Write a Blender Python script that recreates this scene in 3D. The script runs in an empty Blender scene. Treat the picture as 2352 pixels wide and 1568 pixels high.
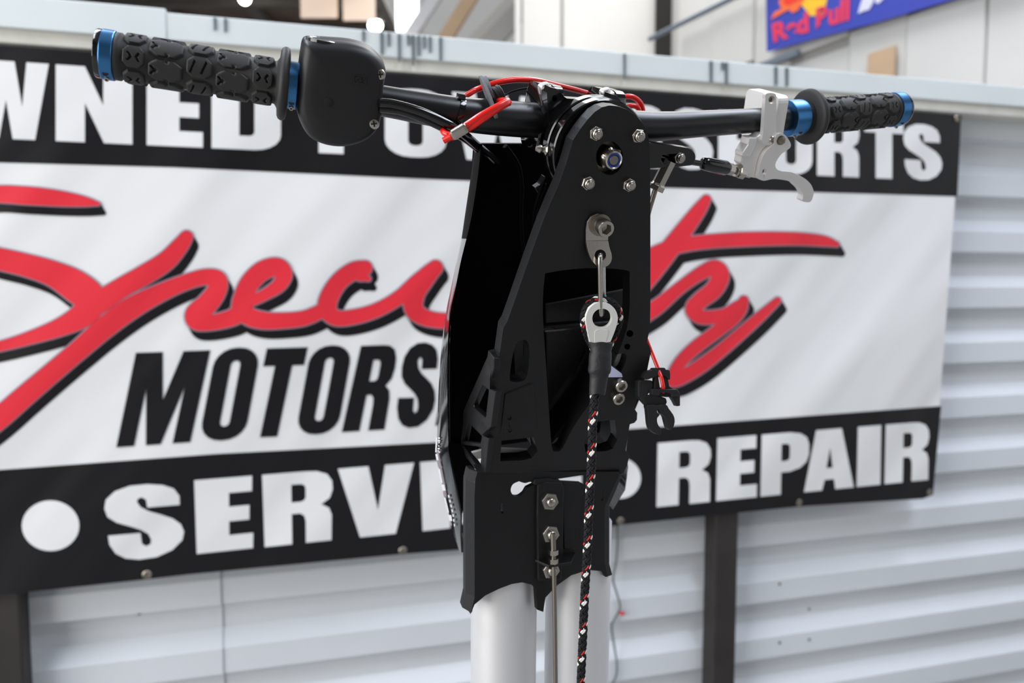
import bpy, bmesh, math, random
import numpy as np
from mathutils import Vector, Matrix
from mathutils.geometry import tessellate_polygon
random.seed(3)
R = math.radians
A = lambda *t: np.array(t, float)

# ------------------------------------------------------------------ camera
F = 2352 * 28 / 36.0; CX, CY = 1176.0, 784.0
PITCH = math.atan(143 / F)
CAM = A(0, 0, 1.5)
RT = A(1, 0, 0); FW = A(0, math.cos(PITCH), -math.sin(PITCH)); UP = A(0, math.sin(PITCH), math.cos(PITCH))
scene = bpy.context.scene
col = scene.collection
cd = bpy.data.cameras.new('camera'); cd.lens = 28; cd.sensor_width = 36; cd.clip_start = 0.02; cd.clip_end = 100
cam = bpy.data.objects.new('camera', cd); col.objects.link(cam)
cam.location = CAM; cam.rotation_euler = (math.pi / 2 - PITCH, 0, 0)
cd.dof.use_dof = True; cd.dof.focus_distance = 0.655; cd.dof.aperture_fstop = 5.6
scene.camera = cam

# ------------------------------------------------------------------ light
world = bpy.data.worlds.new('world'); scene.world = world; world.use_nodes = True
bg = world.node_tree.nodes['Background']
bg.inputs[0].default_value = (0.92, 0.96, 1.0, 1); bg.inputs[1].default_value = 1.0
vs = scene.view_settings
vs.view_transform = 'Standard'; vs.look = 'None'; vs.gamma = 1; vs.use_curve_mapping = False
vs.exposure = -0.32

def area(name, loc, target, sx, sy, power, color):
    l = bpy.data.lights.new(name, 'AREA'); l.shape = 'RECTANGLE'; l.size = sx; l.size_y = sy; l.energy = power; l.color = color
    o = bpy.data.objects.new(name, l); col.objects.link(o); o.location = loc
    o.rotation_euler = (Vector(target) - Vector(loc)).to_track_quat('-Z', 'Y').to_euler()
    return o
SKYLIGHTS = [(-2.0, -0.6), (2.2, -0.6), (-2.0, 2.0), (2.2, 2.0)]
for i, (sx_, sy_) in enumerate(SKYLIGHTS):
    area('skylight_daylight', (sx_, sy_, 5.35), (sx_, sy_, 0), 1.1, 2.2, 130, (0.80, 0.87, 1.0))
area('left_side_fill', (-3.75, -1.9, 2.1), (0.2, 0.2, 1.5), 3.6, 3.6, 285, (1.0, 0.985, 0.96))  # added lamp in an unseen left opening, brightens the plate's left edges
area('hall_fill', (1.2, 6.0, 6.6), (1.6, 7.0, 2.5), 3.0, 3.0, 330, (1.0, 0.99, 0.97))  # unseen lamp added to brighten the far hall walls

# ------------------------------------------------------------------ helpers
def ray(x, y): return FW + RT * (x - CX) / F - UP * (y - CY) / F
def P(x, y, d): return CAM + ray(x, y) * d
def nrm(v): v = np.asarray(v, float); return v / np.linalg.norm(v)
def onplane(x, y, o, n):
    r = ray(x, y); return CAM + r * (((o - CAM) @ n) / (r @ n))
class Fr:
    """plane with axes u (right), v (up), n (towards the viewer)"""
    def __init__(s, o, u, n):
        s.o = np.asarray(o, float); s.u = nrm(u); n = np.asarray(n, float); n = n - s.u * (n @ s.u)
        s.n = nrm(n); s.v = np.cross(s.n, s.u)
    def ab(s, x, y, c=0.0):
        q = onplane(x, y, s.o - s.n * c, s.n) - s.o; return (q @ s.u, q @ s.v)
    def w(s, a, b, c=0.0): return s.o + s.u * a + s.v * b - s.n * c
    def px(s, x, y, c=0.0): return onplane(x, y, s.o - s.n * c, s.n)
    def M(s, p, scale=1.0, roll=0.0):
        cu = s.u * math.cos(roll) + s.v * math.sin(roll); cv = -s.u * math.sin(roll) + s.v * math.cos(roll)
        m = Matrix.Identity(4)
        for i in range(3):
            m[i][0] = cu[i] * scale; m[i][1] = cv[i] * scale; m[i][2] = s.n[i] * scale; m[i][3] = p[i]
        return m
def lin(h):
    if isinstance(h, str):
        h = h.lstrip('#'); h = tuple(int(h[i:i + 2], 16) for i in (0, 2, 4))
    return tuple(((c / 255) / 12.92 if c / 255 <= 0.04045 else ((c / 255 + 0.055) / 1.055) ** 2.4) for c in h)
MATS = {}
def mat(name, color, rough=0.5, metal=0.0, bump=0.0, bscale=200.0, coat=0.0, vary=0.0, vscale=8.0, spec=0.5, detail=3.0, stretch=None):
    if name in MATS: return MATS[name]
    m = bpy.data.materials.new(name); m.use_nodes = True; nt = m.node_tree; b = nt.nodes['Principled BSDF']
    c = lin(color) if not (isinstance(color, tuple) and max(color) <= 1) else color
    b.inputs['Base Color'].default_value = (*c, 1); b.inputs['Roughness'].default_value = rough; b.inputs['Metallic'].default_value = metal
    b.inputs['Coat Weight'].default_value = coat; b.inputs['Specular IOR Level'].default_value = spec
    tc = nt.nodes.new('ShaderNodeTexCoord'); src = tc.outputs['Object']
    if stretch:
        mp = nt.nodes.new('ShaderNodeMapping'); mp.inputs['Scale'].default_value = stretch; nt.links.new(src, mp.inputs['Vector']); src = mp.outputs[0]
    if bump:
        n = nt.nodes.new('ShaderNodeTexNoise'); n.inputs['Scale'].default_value = bscale; n.inputs['Detail'].default_value = detail
        bp = nt.nodes.new('ShaderNodeBump'); bp.inputs['Strength'].default_value = bump; bp.inputs['Distance'].default_value = 0.4 / bscale
        nt.links.new(src, n.inputs['Vector']); nt.links.new(n.outputs['Fac'], bp.inputs['Height']); nt.links.new(bp.outputs[0], b.inputs['Normal'])
    if vary:
        n2 = nt.nodes.new('ShaderNodeTexNoise'); n2.inputs['Scale'].default_value = vscale; n2.inputs['Detail'].default_value = 5
        mx = nt.nodes.new('ShaderNodeMix'); mx.data_type = 'RGBA'; mx.inputs['A'].default_value = (*c, 1)
        mx.inputs['B'].default_value = (*[k * (1 - vary) for k in c], 1)
        cr = nt.nodes.new('ShaderNodeMapRange'); cr.inputs[1].default_value = 0.4; cr.inputs[2].default_value = 0.7
        nt.links.new(src, n2.inputs['Vector']); nt.links.new(n2.outputs['Fac'], cr.inputs[0]); nt.links.new(cr.outputs[0], mx.inputs['Factor'])
        nt.links.new(mx.outputs['Result'], b.inputs['Base Color'])
    MATS[name] = m; return m
def emis(name, color, strength):
    m = bpy.data.materials.new(name); m.use_nodes = True; nt = m.node_tree; b = nt.nodes['Principled BSDF']
    b.inputs['Base Color'].default_value = (*color, 1); b.inputs['Emission Color'].default_value = (*color, 1); b.inputs['Emission Strength'].default_value = strength
    return m

WM = {}
def place(o, parent, W=None):
    W = W or Matrix.Identity(4)
    col.objects.link(o)
    if parent is not None:
        o.parent = parent; o.matrix_parent_inverse = Matrix.Identity(4); o.matrix_basis = WM[parent.name].inverted() @ W
    else: o.matrix_basis = W
    WM[o.name] = W.copy()
    return o
def thing(name, loc, label, cat, group=None):
    o = bpy.data.objects.new(name, None); o.empty_display_size = 0.02
    place(o, None, Matrix.Translation(Vector(loc))); tag(o, label, cat, group); return o
def tag(o, label=None, cat=None, group=None, kind=None):
    if label: o['label'] = label
    if cat: o['category'] = cat
    if group: o['group'] = group
    if kind: o['kind'] = kind
    return o
def mesh(name, verts, faces, m, smooth=False):
    me = bpy.data.meshes.new(name); me.from_pydata([tuple(map(float, v)) for v in verts], [], faces); me.validate()
    bm = bmesh.new(); bm.from_mesh(me); bmesh.ops.remove_doubles(bm, verts=bm.verts, dist=1e-6); bmesh.ops.recalc_face_normals(bm, faces=bm.faces); bm.to_mesh(me); bm.free()
    for mm in (m if isinstance(m, (list, tuple)) else [m]): me.materials.append(mm)
    if smooth:
        me.polygons.foreach_set('use_smooth', [True] * len(me.polygons)); me.set_sharp_from_angle(angle=R(smooth if smooth is not True else 40))
    return me
def obj(name, me, parent, W=None, bevel=0.0, seg=2, label=None, kind=None):
    """world-space mesh (W None): its origin becomes the parent's origin"""
    if W is None:
        if parent is not None: W = Matrix.Translation(WM[parent.name].translation)
        else:
            c = np.zeros(3)
            co = np.array([v.co[:] for v in me.vertices]); c = co.mean(0); c[2] = co[:, 2].min()
            W = Matrix.Translation(Vector(c))
        me.transform(W.inverted())
    o = bpy.data.objects.new(name, me); place(o, parent, W)
    if bevel:
        b = o.modifiers.new('bevel', 'BEVEL'); b.width = bevel; b.segments = seg; b.limit_method = 'ANGLE'; b.angle_limit = R(35)
    tag(o, label=label, kind=kind)
    return o
def cr(pts, n=6, closed=False):
    """catmull-rom through points of any dimension"""
    p = [np.asarray(q, float) for q in pts]; N = len(p); out = []
    rng = range(N) if closed else range(N - 1)
    for i in rng:
        if closed: p0, p1, p2, p3 = p[i - 1], p[i], p[(i + 1) % N], p[(i + 2) % N]
        else: p0, p1, p2, p3 = p[max(i - 1, 0)], p[i], p[i + 1], p[min(i + 2, N - 1)]
        for k in range(n):
            t = k / n
            out.append(0.5 * ((2 * p1) + (-p0 + p2) * t + (2 * p0 - 5 * p1 + 4 * p2 - p3) * t * t + (-p0 + 3 * p1 - 3 * p2 + p3) * t ** 3))
    if not closed: out.append(p[-1])
    return out
def circ(cx, cy, rx, ry=None, n=24, a0=0.0):
    ry = ry or rx
    return [(cx + rx * math.cos(a0 + 2 * math.pi * i / n), cy + ry * math.sin(a0 + 2 * math.pi * i / n)) for i in range(n)]
def slabmesh(name, loops, fr, c0, c1, m, px=True, smooth=False):
    """outline + holes (pixels read on plane c0, or a/b metres) extruded from c0 back to c1"""
    L = [[fr.ab(x, y, c0) for x, y in lp] for lp in loops] if px else loops
    V = []; Fc = []; base = []
    for lp in L:
        base.append(len(V)); V += [fr.w(a, b, c0) for a, b in lp]
    nv = len(V)
    for lp in L: V += [fr.w(a, b, c1) for a, b in lp]
    flat = [[Vector((a, b, 0)) for a, b in lp] for lp in L]
    for t in tessellate_polygon(flat):
        Fc.append(tuple(t)); Fc.append(tuple(nv + i for i in t[::-1]))
    for lp, b0 in zip(L, base):
        k = len(lp)
        for i in range(k):
            j = (i + 1) % k; Fc.append((b0 + i, b0 + j, nv + b0 + j, nv + b0 + i))
    return mesh(name, V, Fc, m, smooth)
def slab(name, loops, fr, c0, c1, m, parent, px=True, bevel=0.0, smooth=False, label=None, seg=2):
    return obj(name, slabmesh(name, loops, fr, c0, c1, m, px, smooth), parent, bevel=bevel, label=label, seg=seg)
def tubemesh(name, pts, rad, m, seg=16, caps=True, smooth=40, squash=None):
    p = [np.asarray(q, float) for q in pts]; n = len(p)
    if not hasattr(rad, '__len__'): rad = [rad] * n
    V = []; Fc = []
    t0 = nrm(p[1] - p[0]); ref = A(0, 0, 1) if abs(t0[2]) < 0.8 else A(1, 0, 0); s = nrm(np.cross(t0, ref))
    for i in range(n):
        t = nrm(p[min(i + 1, n - 1)] - p[max(i - 1, 0)]); s = nrm(s - t * (s @ t)); b = np.cross(t, s)
        for k in range(seg):
            a = 2 * math.pi * k / seg; V.append(p[i] + (s * math.cos(a) + b * math.sin(a)) * rad[i])
    for i in range(n - 1):
        for k in range(seg):
            k2 = (k + 1) % seg; Fc.append((i * seg + k, i * seg + k2, (i + 1) * seg + k2, (i + 1) * seg + k))
    if caps: Fc.append(tuple(range(seg))); Fc.append(tuple((n - 1) * seg + k for k in range(seg)))
    return mesh(name, V, Fc, m, smooth)
def tube(name, pts, rad, m, parent, seg=16, label=None, smooth=40):
    return obj(name, tubemesh(name, pts, rad, m, seg, smooth=smooth), parent, label=label)
def lathemesh(name, prof, m, seg=24, smooth=35):
    """profile of (r, z) about +Z; r given as (r, sides) gives a hexagon ring"""
    V = []; Fc = []
    for r, z in prof:
        for k in range(seg):
            a = 2 * math.pi * k / seg
            if isinstance(r, tuple):
                rr = r[0] / math.cos(((a + math.pi / 6) % (math.pi / 3)) - math.pi / 6)
            else: rr = r
            V.append((rr * math.cos(a), rr * math.sin(a), z))
    n = len(prof)
    for i in range(n - 1):
        for k in range(seg):
            k2 = (k + 1) % seg; Fc.append((i * seg + k, i * seg + k2, (i + 1) * seg + k2, (i + 1) * seg + k))
    Fc.append(tuple(range(seg))); Fc.append(tuple((n - 1) * seg + k for k in range(seg)))
    return mesh(name, V, Fc, m, smooth)
def axisM(p, d, scale=1.0, ref=(0, 0, 1)):
    z = nrm(d); x = nrm(np.cross(np.asarray(ref, float), z)); y = np.cross(z, x); m = Matrix.Identity(4)
    for i in range(3): m[i][0] = x[i] * scale; m[i][1] = y[i] * scale; m[i][2] = z[i] * scale; m[i][3] = p[i]
    return m
def boxmesh(name, c, ax, half, m):
    """box about centre c, axes ax (3 vectors), half sizes"""
    V = []
    for i in (-1, 1):
        for j in (-1, 1):
            for k in (-1, 1): V.append(np.asarray(c) + np.asarray(ax[0]) * half[0] * i + np.asarray(ax[1]) * half[1] * j + np.asarray(ax[2]) * half[2] * k)
    return mesh(name, V, [(0, 1, 3, 2), (4, 6, 7, 5), (0, 4, 5, 1), (2, 3, 7, 6), (0, 2, 6, 4), (1, 5, 7, 3)], m)
def box(name, c, ax, half, m, parent, bevel=0.0, label=None):
    return obj(name, boxmesh(name, c, ax, half, m), parent, bevel=bevel, label=label)
EX = (A(1, 0, 0), A(0, 1, 0), A(0, 0, 1))

# ------------------------------------------------------------------ materials
M_cast = mat('black_textured_coat', '#0c0c0e', 0.47, bump=0.35, bscale=700, spec=0.40, detail=2)
M_gloss = mat('gloss_black', '#08080a', 0.12, coat=0.4)
M_satin = mat('satin_black_bar', '#0c0c0f', 0.34, bump=0.15, bscale=1500, spec=0.5)
M_plas = mat('black_plastic', '#18181a', 0.45, bump=0.15, bscale=1500, spec=0.4)
M_clip = mat('clip_plastic', '#1d1d1f', 0.5, spec=0.4)
M_rub = mat('grip_rubber', '#262524', 0.58, spec=0.45, bump=0.2, bscale=1200)
M_shrink = mat('shrink_rubber', '#1f1f22', 0.5, spec=0.4, bump=0.25, bscale=220)
M_cable = mat('cable_jacket', '#060608', 0.16, coat=0.3)
M_blue = mat('blue_anodized', '#447aad', 0.30, metal=1.0)
M_steel = mat('stainless', '#b4aea6', 0.27, metal=1.0, bump=0.05, bscale=600)
M_dsteel = mat('dull_steel', '#8d867c', 0.38, metal=1.0)
M_alu = mat('brushed_aluminium', '#c9c9c9', 0.38, metal=1.0, bump=0.05, bscale=1500)
M_pole = mat('bead_blasted_aluminium', '#dcdcde', 0.45, metal=0.55, bump=0.12, bscale=2500)
M_cast_alu = mat('machined_aluminium', '#e4e2e0', 0.42, metal=0.6)
M_red = mat('red_vinyl', '#e01c14', 0.25, coat=0.3)
M_nyl = mat('blue_nylon', '#16358f', 0.4)
M_white = mat('white_nylon', '#f0f0ec', 0.4)
M_rope = mat('black_rope', '#101014', 0.6, spec=0.3)
M_ropew = mat('white_rope', '#e8e6e0', 0.6)
M_roper = mat('red_rope', '#c8201a', 0.6)
M_grey = mat('grey_plastic', '#5a5c60', 0.45)
M_galv = mat('painted_metal_sheet', '#d6dadf', 0.36, spec=0.5, vary=0.10, vscale=1.3, bump=0.03, bscale=30)
M_flash = mat('flashing_metal', '#d2d9d9', 0.5, vary=0.06, vscale=4)
M_beige = mat('dusty_trim', '#cfcdc4', 0.6, vary=0.12, vscale=14)
M_post = mat('dark_steel_post', '#2b2624', 0.6, vary=0.35, vscale=9)
M_dirt = mat('dark_stain', '#5a6469', 0.7)
M_conc = mat('concrete', '#8d8b88', 0.7, vary=0.2, vscale=2)
M_wallw = mat('white_wall_panel', '#d9d7d3', 0.6, vary=0.06, vscale=2)
M_wallg = mat('grey_wall', '#a9a6a2', 0.7, vary=0.1, vscale=2)
M_tan = mat('tan_plywood', '#c6a888', 0.7, vary=0.1, vscale=3)
M_brown = mat('brown_roof', '#6b584c', 0.8, vary=0.4, vscale=2.5)
M_beam = mat('roof_beam', '#55504a', 0.7)
M_conduit = mat('grey_conduit', '#7d8794', 0.4, metal=0.3)

def vinyl(name, color, rough=0.45):
    """printed banner vinyl: soft diagonal pull folds as relief"""
    m = mat(name, color, rough, spec=0.3); nt = m.node_tree; b = nt.nodes['Principled BSDF']
    tc = nt.nodes.new('ShaderNodeTexCoord'); mp = nt.nodes.new('ShaderNodeMapping')
    mp.inputs['Rotation'].default_value = (0, R(-40), 0); m2 = nt.nodes.new('ShaderNodeMapping'); m2.inputs['Scale'].default_value = (2.6, 1, 0.5)
    nt.links.new(mp.outputs[0], m2.inputs['Vector'])
    n = nt.nodes.new('ShaderNodeTexNoise'); n.inputs['Scale'].default_value = 1.25; n.inputs['Detail'].default_value = 2; n.inputs['Roughness'].default_value = 0.45
    bp = nt.nodes.new('ShaderNodeBump'); bp.inputs['Strength'].default_value = 0.7; bp.inputs['Distance'].default_value = 0.07
    nt.links.new(tc.outputs['Object'], mp.inputs['Vector']); nt.links.new(m2.outputs[0], n.inputs['Vector'])
    nt.links.new(n.outputs['Fac'], bp.inputs['Height']); nt.links.new(bp.outputs[0], b.inputs['Normal'])
    return m
M_vw = vinyl('vinyl_white', '#dedede'); M_vk = vinyl('vinyl_black', '#121114', 0.40); M_vr = vinyl('vinyl_red', '#dc2f3c'); M_vg = vinyl('vinyl_grey', '#8a8797')

# ------------------------------------------------------------------ the building
WA = R(16.4)
dW = A(math.cos(WA), math.sin(WA), 0); nW = A(math.sin(WA), -math.cos(WA), 0); Z = A(0, 0, 1)
BAN = Fr(P(0, 735, 1.77), dW, nW)                 # plane of the banner
WALL = Fr(BAN.o - nW * 0.085, dW, nW)             # outer face of the ribs
def wz(fr, x, y, c=0): return fr.px(x, y, c)
# ribbed sheet wall: trapezoid ribs run along the wall
capz = BAN.px(391, 100)[2]
def sheet(name, s0, s1, off, parent):
    prof = []; z = capz; pitch = 0.183
    # first dark underside seen at y=455 on the right
    z0 = WALL.px(2300, 451)[2]
    k = math.ceil((capz - z0) / pitch); zz = z0 + k * pitch
    while zz > -pitch:
        for dz, d in ((0.0, 0.0), (-0.014, 0.036), (-0.076, 0.036), (-0.118, 0.0)):
            if 0 <= zz + dz <= capz: prof.append((zz + dz, d))
        zz -= pitch
    prof = [(capz, prof[0][1])] + prof + [(0.0, prof[-1][1])]
    V = []
    for z, d in prof:
        for s in (s0, s1):
            q = WALL.o + dW * s - nW * (d + off); V.append((q[0], q[1], z))
    Fc = [(2 * i, 2 * i + 1, 2 * i + 3, 2 * i + 2) for i in range(len(prof) - 1)]
    o = obj(name, mesh(name, V, Fc, M_galv), parent)
    so = o.modifiers.new('thick', 'SOLIDIFY'); so.thickness = 0.002; so.offset = 0
    return o
sA = (WALL.px(452, 1450) - WALL.o) @ dW
wall = sheet('wall_back', sA, sA + 5.2, 0.0, None); tag(wall, 'ribbed pale grey sheet metal partition wall behind the banner', kind='structure')
sheet('wall_sheet', sA - 2.6, sA + 0.06, -0.004, wall)
# screw heads on the sheet
scr = lathemesh('screw_head', [((0.0045), 0), (0.0045, 0.003), (0.002, 0.004)], M_dsteel, 10)
for x, y in ((410, 1382), (423, 1541), (1790, 1340), (1790, 1475), (1858, 1398), (1858, 1468), (320, 1408)):
    obj('screw', scr, wall, WALL.M(WALL.px(x, y, 0.0)))
# top flashing and dusty trim under it
def strip(name, y0, y1, xa, xb, c0, c1, m, parent=None):
    a0 = BAN.ab(xa, 300)[0]; a1 = BAN.ab(xb, 300)[0]; b0 = BAN.ab(391, y0, c0)[1]; b1 = BAN.ab(391, y1, c0)[1]
    return slab(name, [[(a0, b0), (a1, b0), (a1, b1), (a0, b1)]], BAN, c0, c1, m, parent, px=False, bevel=0.003)
t1 = strip('trim_1', 29, 92, 385, 3400, -0.006, 0.09, M_flash); tag(t1, 'pale blue grey metal flashing capping the partition wall', kind='structure')
t1b = strip('flashing_lap', 20, 92, -900, 391, -0.009, 0.09, M_flash, t1)
t2 = strip('trim_2', 92, 126, -900, 3400, 0.004, 0.085, M_beige); tag(t2, 'dusty off-white strip below the wall flashing', kind='structure')
# tar drips on the flashing
def drips(y_off, lst):
    for x, h, w_ in lst:
        yt = 641 - (7390 - x) * 0.0874 + y_off
        q = [(x - w_, yt), (x + w_, yt), (x + w_ * .8, yt + h), (x - w_ * .6, yt + h)]
        slab('drip_stain', [q], BAN, -0.0105, -0.0055, M_dirt, t1)
drips(2, [(493, 28, 3), (517, 30, 3), (835, 24, 3), (877, 50, 3.5), (893, 30, 3), (917, 64, 3), (938, 24, 3), (949, 70, 3), (962, 46, 3), (975, 28, 2.5), (988, 36, 2.5), (1012, 52, 3), (1435, 60, 2), (1634, 48, 3), (1660, 18, 2.5), (1669, 50, 3), (1783, 42, 3), (1808, 42, 3)])
# posts standing against the wall
def post(x, w_, label):
    p = WALL.px(x, 1450, -0.0); a = (p - WALL.o) @ dW; top = BAN.px(x, 1150)[2]
    c = WALL.o + dW * a + nW * 0.036; c = A(c[0], c[1], top / 2)
    o = box('steel_post', c, (dW, nW, Z), (w_, 0.034, top / 2), M_post, None, bevel=0.006); tag(o, label, 'post', 'dark steel posts along the wall')
    return o
post(1637, 0.038, 'dark rusty steel post below the word REPAIR on the banner')
post(30, 0.038, 'dark steel post in the bottom left corner under the banner')

floor = box('floor', (0, 8, -0.05), EX, (14, 14, 0.05), M_conc, None); tag(floor, 'grey concrete workshop floor', kind='structure')

# far side of the hall, seen over the partition
d2 = nrm(A(-0.397, 1, 0)); n2 = nrm(A(-1, -0.397, 0))
SIDE = Fr(A(0, 0, 1.5) + A(1.93, 6, 0), -d2, n2)          # long white wall at the right, runs away to the left
def sidebox(name, s0, s1, z0, z1, d, m, parent, off=0.0, bevel=0.0, label=None):
    """s measured towards the viewer from the reference point"""
    c = SIDE.o - d2 * ((s0 + s1) / 2) + n2 * (off + d / 2); c = A(c[0], c[1], (z0 + z1) / 2)
    return box(name, c, (d2, n2, Z), (abs(s1 - s0) / 2, d / 2, (z1 - z0) / 2), m, parent, bevel=bevel, label=label)
wr = sidebox('wall_right', -1.25, 5.2, 0, 7.0, 0.1, M_wallg, None, off=-0.12); tag(wr, 'white panelled side wall of the hall seen over the partition', kind='structure')
s = -1.2
k = 0
while s < 5.0:
    w_ = (0.46, 0.52, 0.40, 0.55)[k % 4]
    zt = 4.42 - 0.05 * ((k * 7) % 3)
    sidebox('wall_panel', s, s + w_ - 0.012, 0.0, 3.02 + 0.04 * ((k * 5) % 3), 0.012 + 0.008 * (k % 3), M_wallw, wr, off=-0.02)
    sidebox('wall_panel', s, s + w_ - 0.012, 3.08 + 0.04 * ((k * 5) % 3), 7.0, 0.02 + 0.014 * ((k + 1) % 3), M_wallw, wr, off=-0.02)
    s += w_; k += 1
# patch of bare tan board where a panel is missing, and the batten over it
pp = SIDE.px(2030, 110); ss = -(pp - SIDE.o) @ d2
sidebox('bare_board', ss - 0.09, ss + 0.12, 2.2, pp[2] - 0.02, 0.012, M_tan, wr, off=0.026)
sidebox('batten', -1.2, 0.3, 3.06, 3.10, 0.03, M_conduit, wr, off=0.03)
cn = tubemesh('conduit', [SIDE.px(1492, 90, -0.10), SIDE.px(1690, -8, -0.10), SIDE.px(1800, -62, -0.10)], 0.022, M_conduit, 10)
o = obj('conduit', cn, None); tag(o, 'grey-blue conduit slanting up the side wall beside the dark gap', 'pipe')
# frontal white wall further back with vertical seams and a dark slab for the shaded doorway gap
wf = box('wall_far', (1.35, 9.6, 3.5), EX, (1.15, 0.06, 3.5), M_wallw, None); tag(wf, 'far white panelled wall of the hall', kind='structure')
for xa, xb, yy in ((1182, 1196, 9.5), (1200, 1284, 9.48), (1290, 1494, 9.46)):
    qa = P(xa, 60, yy / FW[1]); qb = P(xb, 60, yy / FW[1])
    box('wall_panel', ((qa[0] + qb[0]) / 2, yy, 3.5), EX, ((qb[0] - qa[0]) / 2, 0.02, 3.45), M_wallw, wf, bevel=0.01)
qa = P(1497, 60, 9.3); o = box('door_1', (qa[0] + 0.09, 9.3, 3.0), EX, (0.09, 0.02, 3.0), mat('doorway_shade', '#17150f', 0.8), None); tag(o, 'narrow dark slab for the shaded doorway gap beside the far white wall', kind='structure')  # solid slab; the gap's darkness is put into its colour
# end wall, high window and leaning steel braces
we = box('wall_end', (-3.0, 17.0, 5.5), EX, (9.0, 0.05, 5.5), M_wallw, None); tag(we, 'pale end wall of the hall', kind='structure')
M_win = emis('daylit_glass', (0.92, 0.97, 1.0), 5.0)
wq = P(942, 10, 16.9); w1 = box('window_1', (wq[0], 16.92, wq[2]), EX, (0.26, 0.03, 0.75), M_wallw, None); tag(w1, 'bright daylit window high on the end wall', kind='structure')
box('pane', (wq[0], 16.88, wq[2]), EX, (0.22, 0.02, 0.71), M_win, w1)
def brace(x0, y0, x1, y1, d, r, m, label):
    a, b = P(x0, y0, d), P(x1, y1, d + 0.3); e = nrm(b - a); sd = nrm(np.cross(e, A(0, 1, 0)))
    o = box('roof_brace', (a + b) / 2, (e, sd, np.cross(e, sd)), (np.linalg.norm(b - a) / 2 + 0.5, r, 0.08), m, None)
    tag(o, label, 'beam', 'slanting roof braces')
brace(935, 95, 1010, -20, 12.5, 0.09, mat('white_brace', '#d4d4d8', 0.5), 'white slanting roof brace right of the bright window')
brace(1010, 110, 1085, -10, 12.2, 0.10, M_tan, 'tan slanting roof brace between two pale braces')
brace(1060, 125, 1180, -5, 11.8, 0.07, mat('pale_brace', '#bdb8b2', 0.5), 'pale grey slanting roof brace beside the far white wall')
brace(1110, 120, 1230, -15, 11.0, 0.12, M_wallg, 'wide grey slanting roof brace crossing the far wall seam')
# brown roof over the left half with beams, skylight panels and lamps
ZC = 5.62
cl = box('ceiling', (-6.45, 9.2, ZC + 0.05), EX, (4.5, 4.6, 0.05), M_brown, None); tag(cl, 'brown timber roof of the hall with dark beams', kind='structure')
for yb in (8.5, 10.2, 11.9, 13.4):
    box('roof_beam', (-6.45, yb, ZC - 0.09), EX, (4.5, 0.07, 0.09), M_beam, cl)
for xb in (-5.2, -3.9, -2.05):
    box('roof_beam', (xb, 9.2, ZC - 0.06), EX, (0.09, 4.6, 0.05), M_beam, cl)
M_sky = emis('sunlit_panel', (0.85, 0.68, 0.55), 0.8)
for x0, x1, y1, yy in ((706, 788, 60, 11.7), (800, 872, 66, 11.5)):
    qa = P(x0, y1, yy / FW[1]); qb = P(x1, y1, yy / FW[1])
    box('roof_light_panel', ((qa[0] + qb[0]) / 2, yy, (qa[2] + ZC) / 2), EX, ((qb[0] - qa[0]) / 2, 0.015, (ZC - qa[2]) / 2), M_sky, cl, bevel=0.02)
M_lamp = emis('lamp_glow', (1, 0.98, 0.95), 40)
for x, y, d, r_, lb in ((562, -2, 11.0, 0.075, 'bright round roof lamp left of the control housing'), (862, 58, 11.8, 0.10, 'bright round lamp just above the flashing near the window')):
    q = P(x, y, d); t = thing('roof_lamp', q, lb, 'lamp', 'roof lamps of the hall')
    obj('lamp_shade', lathemesh('lamp_shade', [(r_ * 1.2, 0.0), (r_ * 1.1, 0.06), (r_ * .5, 0.14), (0.03, 0.22)], M_beam), t, Matrix.Translation(Vector(q) + Vector((0, 0, 0.05))))
    obj('bulb', lathemesh('bulb', [(r_ * .5, -r_ * .8), (r_ * .9, -r_ * .4), (r_, 0), (r_ * .8, r_ * .5)], M_lamp), t, Matrix.Translation(Vector(q)))
    tubemesh_ = tubemesh('stem', [q + A(0, 0, 0.25), A(q[0], q[1], ZC + 0.0)], 0.012, M_beam, 6)
    obj('stem', tubemesh_, t)
# main roof with skylights, and an unseen wall added to darken the camera side
mr = thing('ceiling', (0, 0, 5.5), None, None); mr['label'] = 'white metal roof over the workshop bay with skylights'; mr['kind'] = 'structure'
cells = [(-8, 8, -6, -1.8), (-8, 8, 0.6, 0.8), (-8, 8, 3.2, 3.6), (-8, -2.6, -1.8, 3.2), (-1.4, 1.6, -1.8, 3.2), (2.8, 8, -1.8, 3.2)]
for x0, x1, y0, y1 in cells:
    box('roof_sheet', ((x0 + x1) / 2, (y0 + y1) / 2, 5.52), EX, ((x1 - x0) / 2, (y1 - y0) / 2, 0.02), M_wallg, mr)
wb = box('wall_front', (0, -6, 2.75), EX, (8, 0.05, 2.75), mat('grey_block_wall', '#8c8985', 0.8, vary=0.1), None); tag(wb, 'unseen grey wall added behind the camera to darken that side', kind='structure')
wl = box('wall_left', (-4.0, 0.55, 2.75), EX, (0.05, 0.45, 2.75), M_wallg, None); tag(wl, 'grey wall beside an added unseen opening left of the camera', kind='structure')
box('opening_header', (-4.0, -1.9, 4.75), EX, (0.05, 2.0, 0.75), M_wallg, wl); box('opening_jamb', (-4.0, -4.95, 2.75), EX, (0.05, 1.05, 2.75), M_wallg, wl)  # opening shaped to hold the added side lamp

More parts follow.
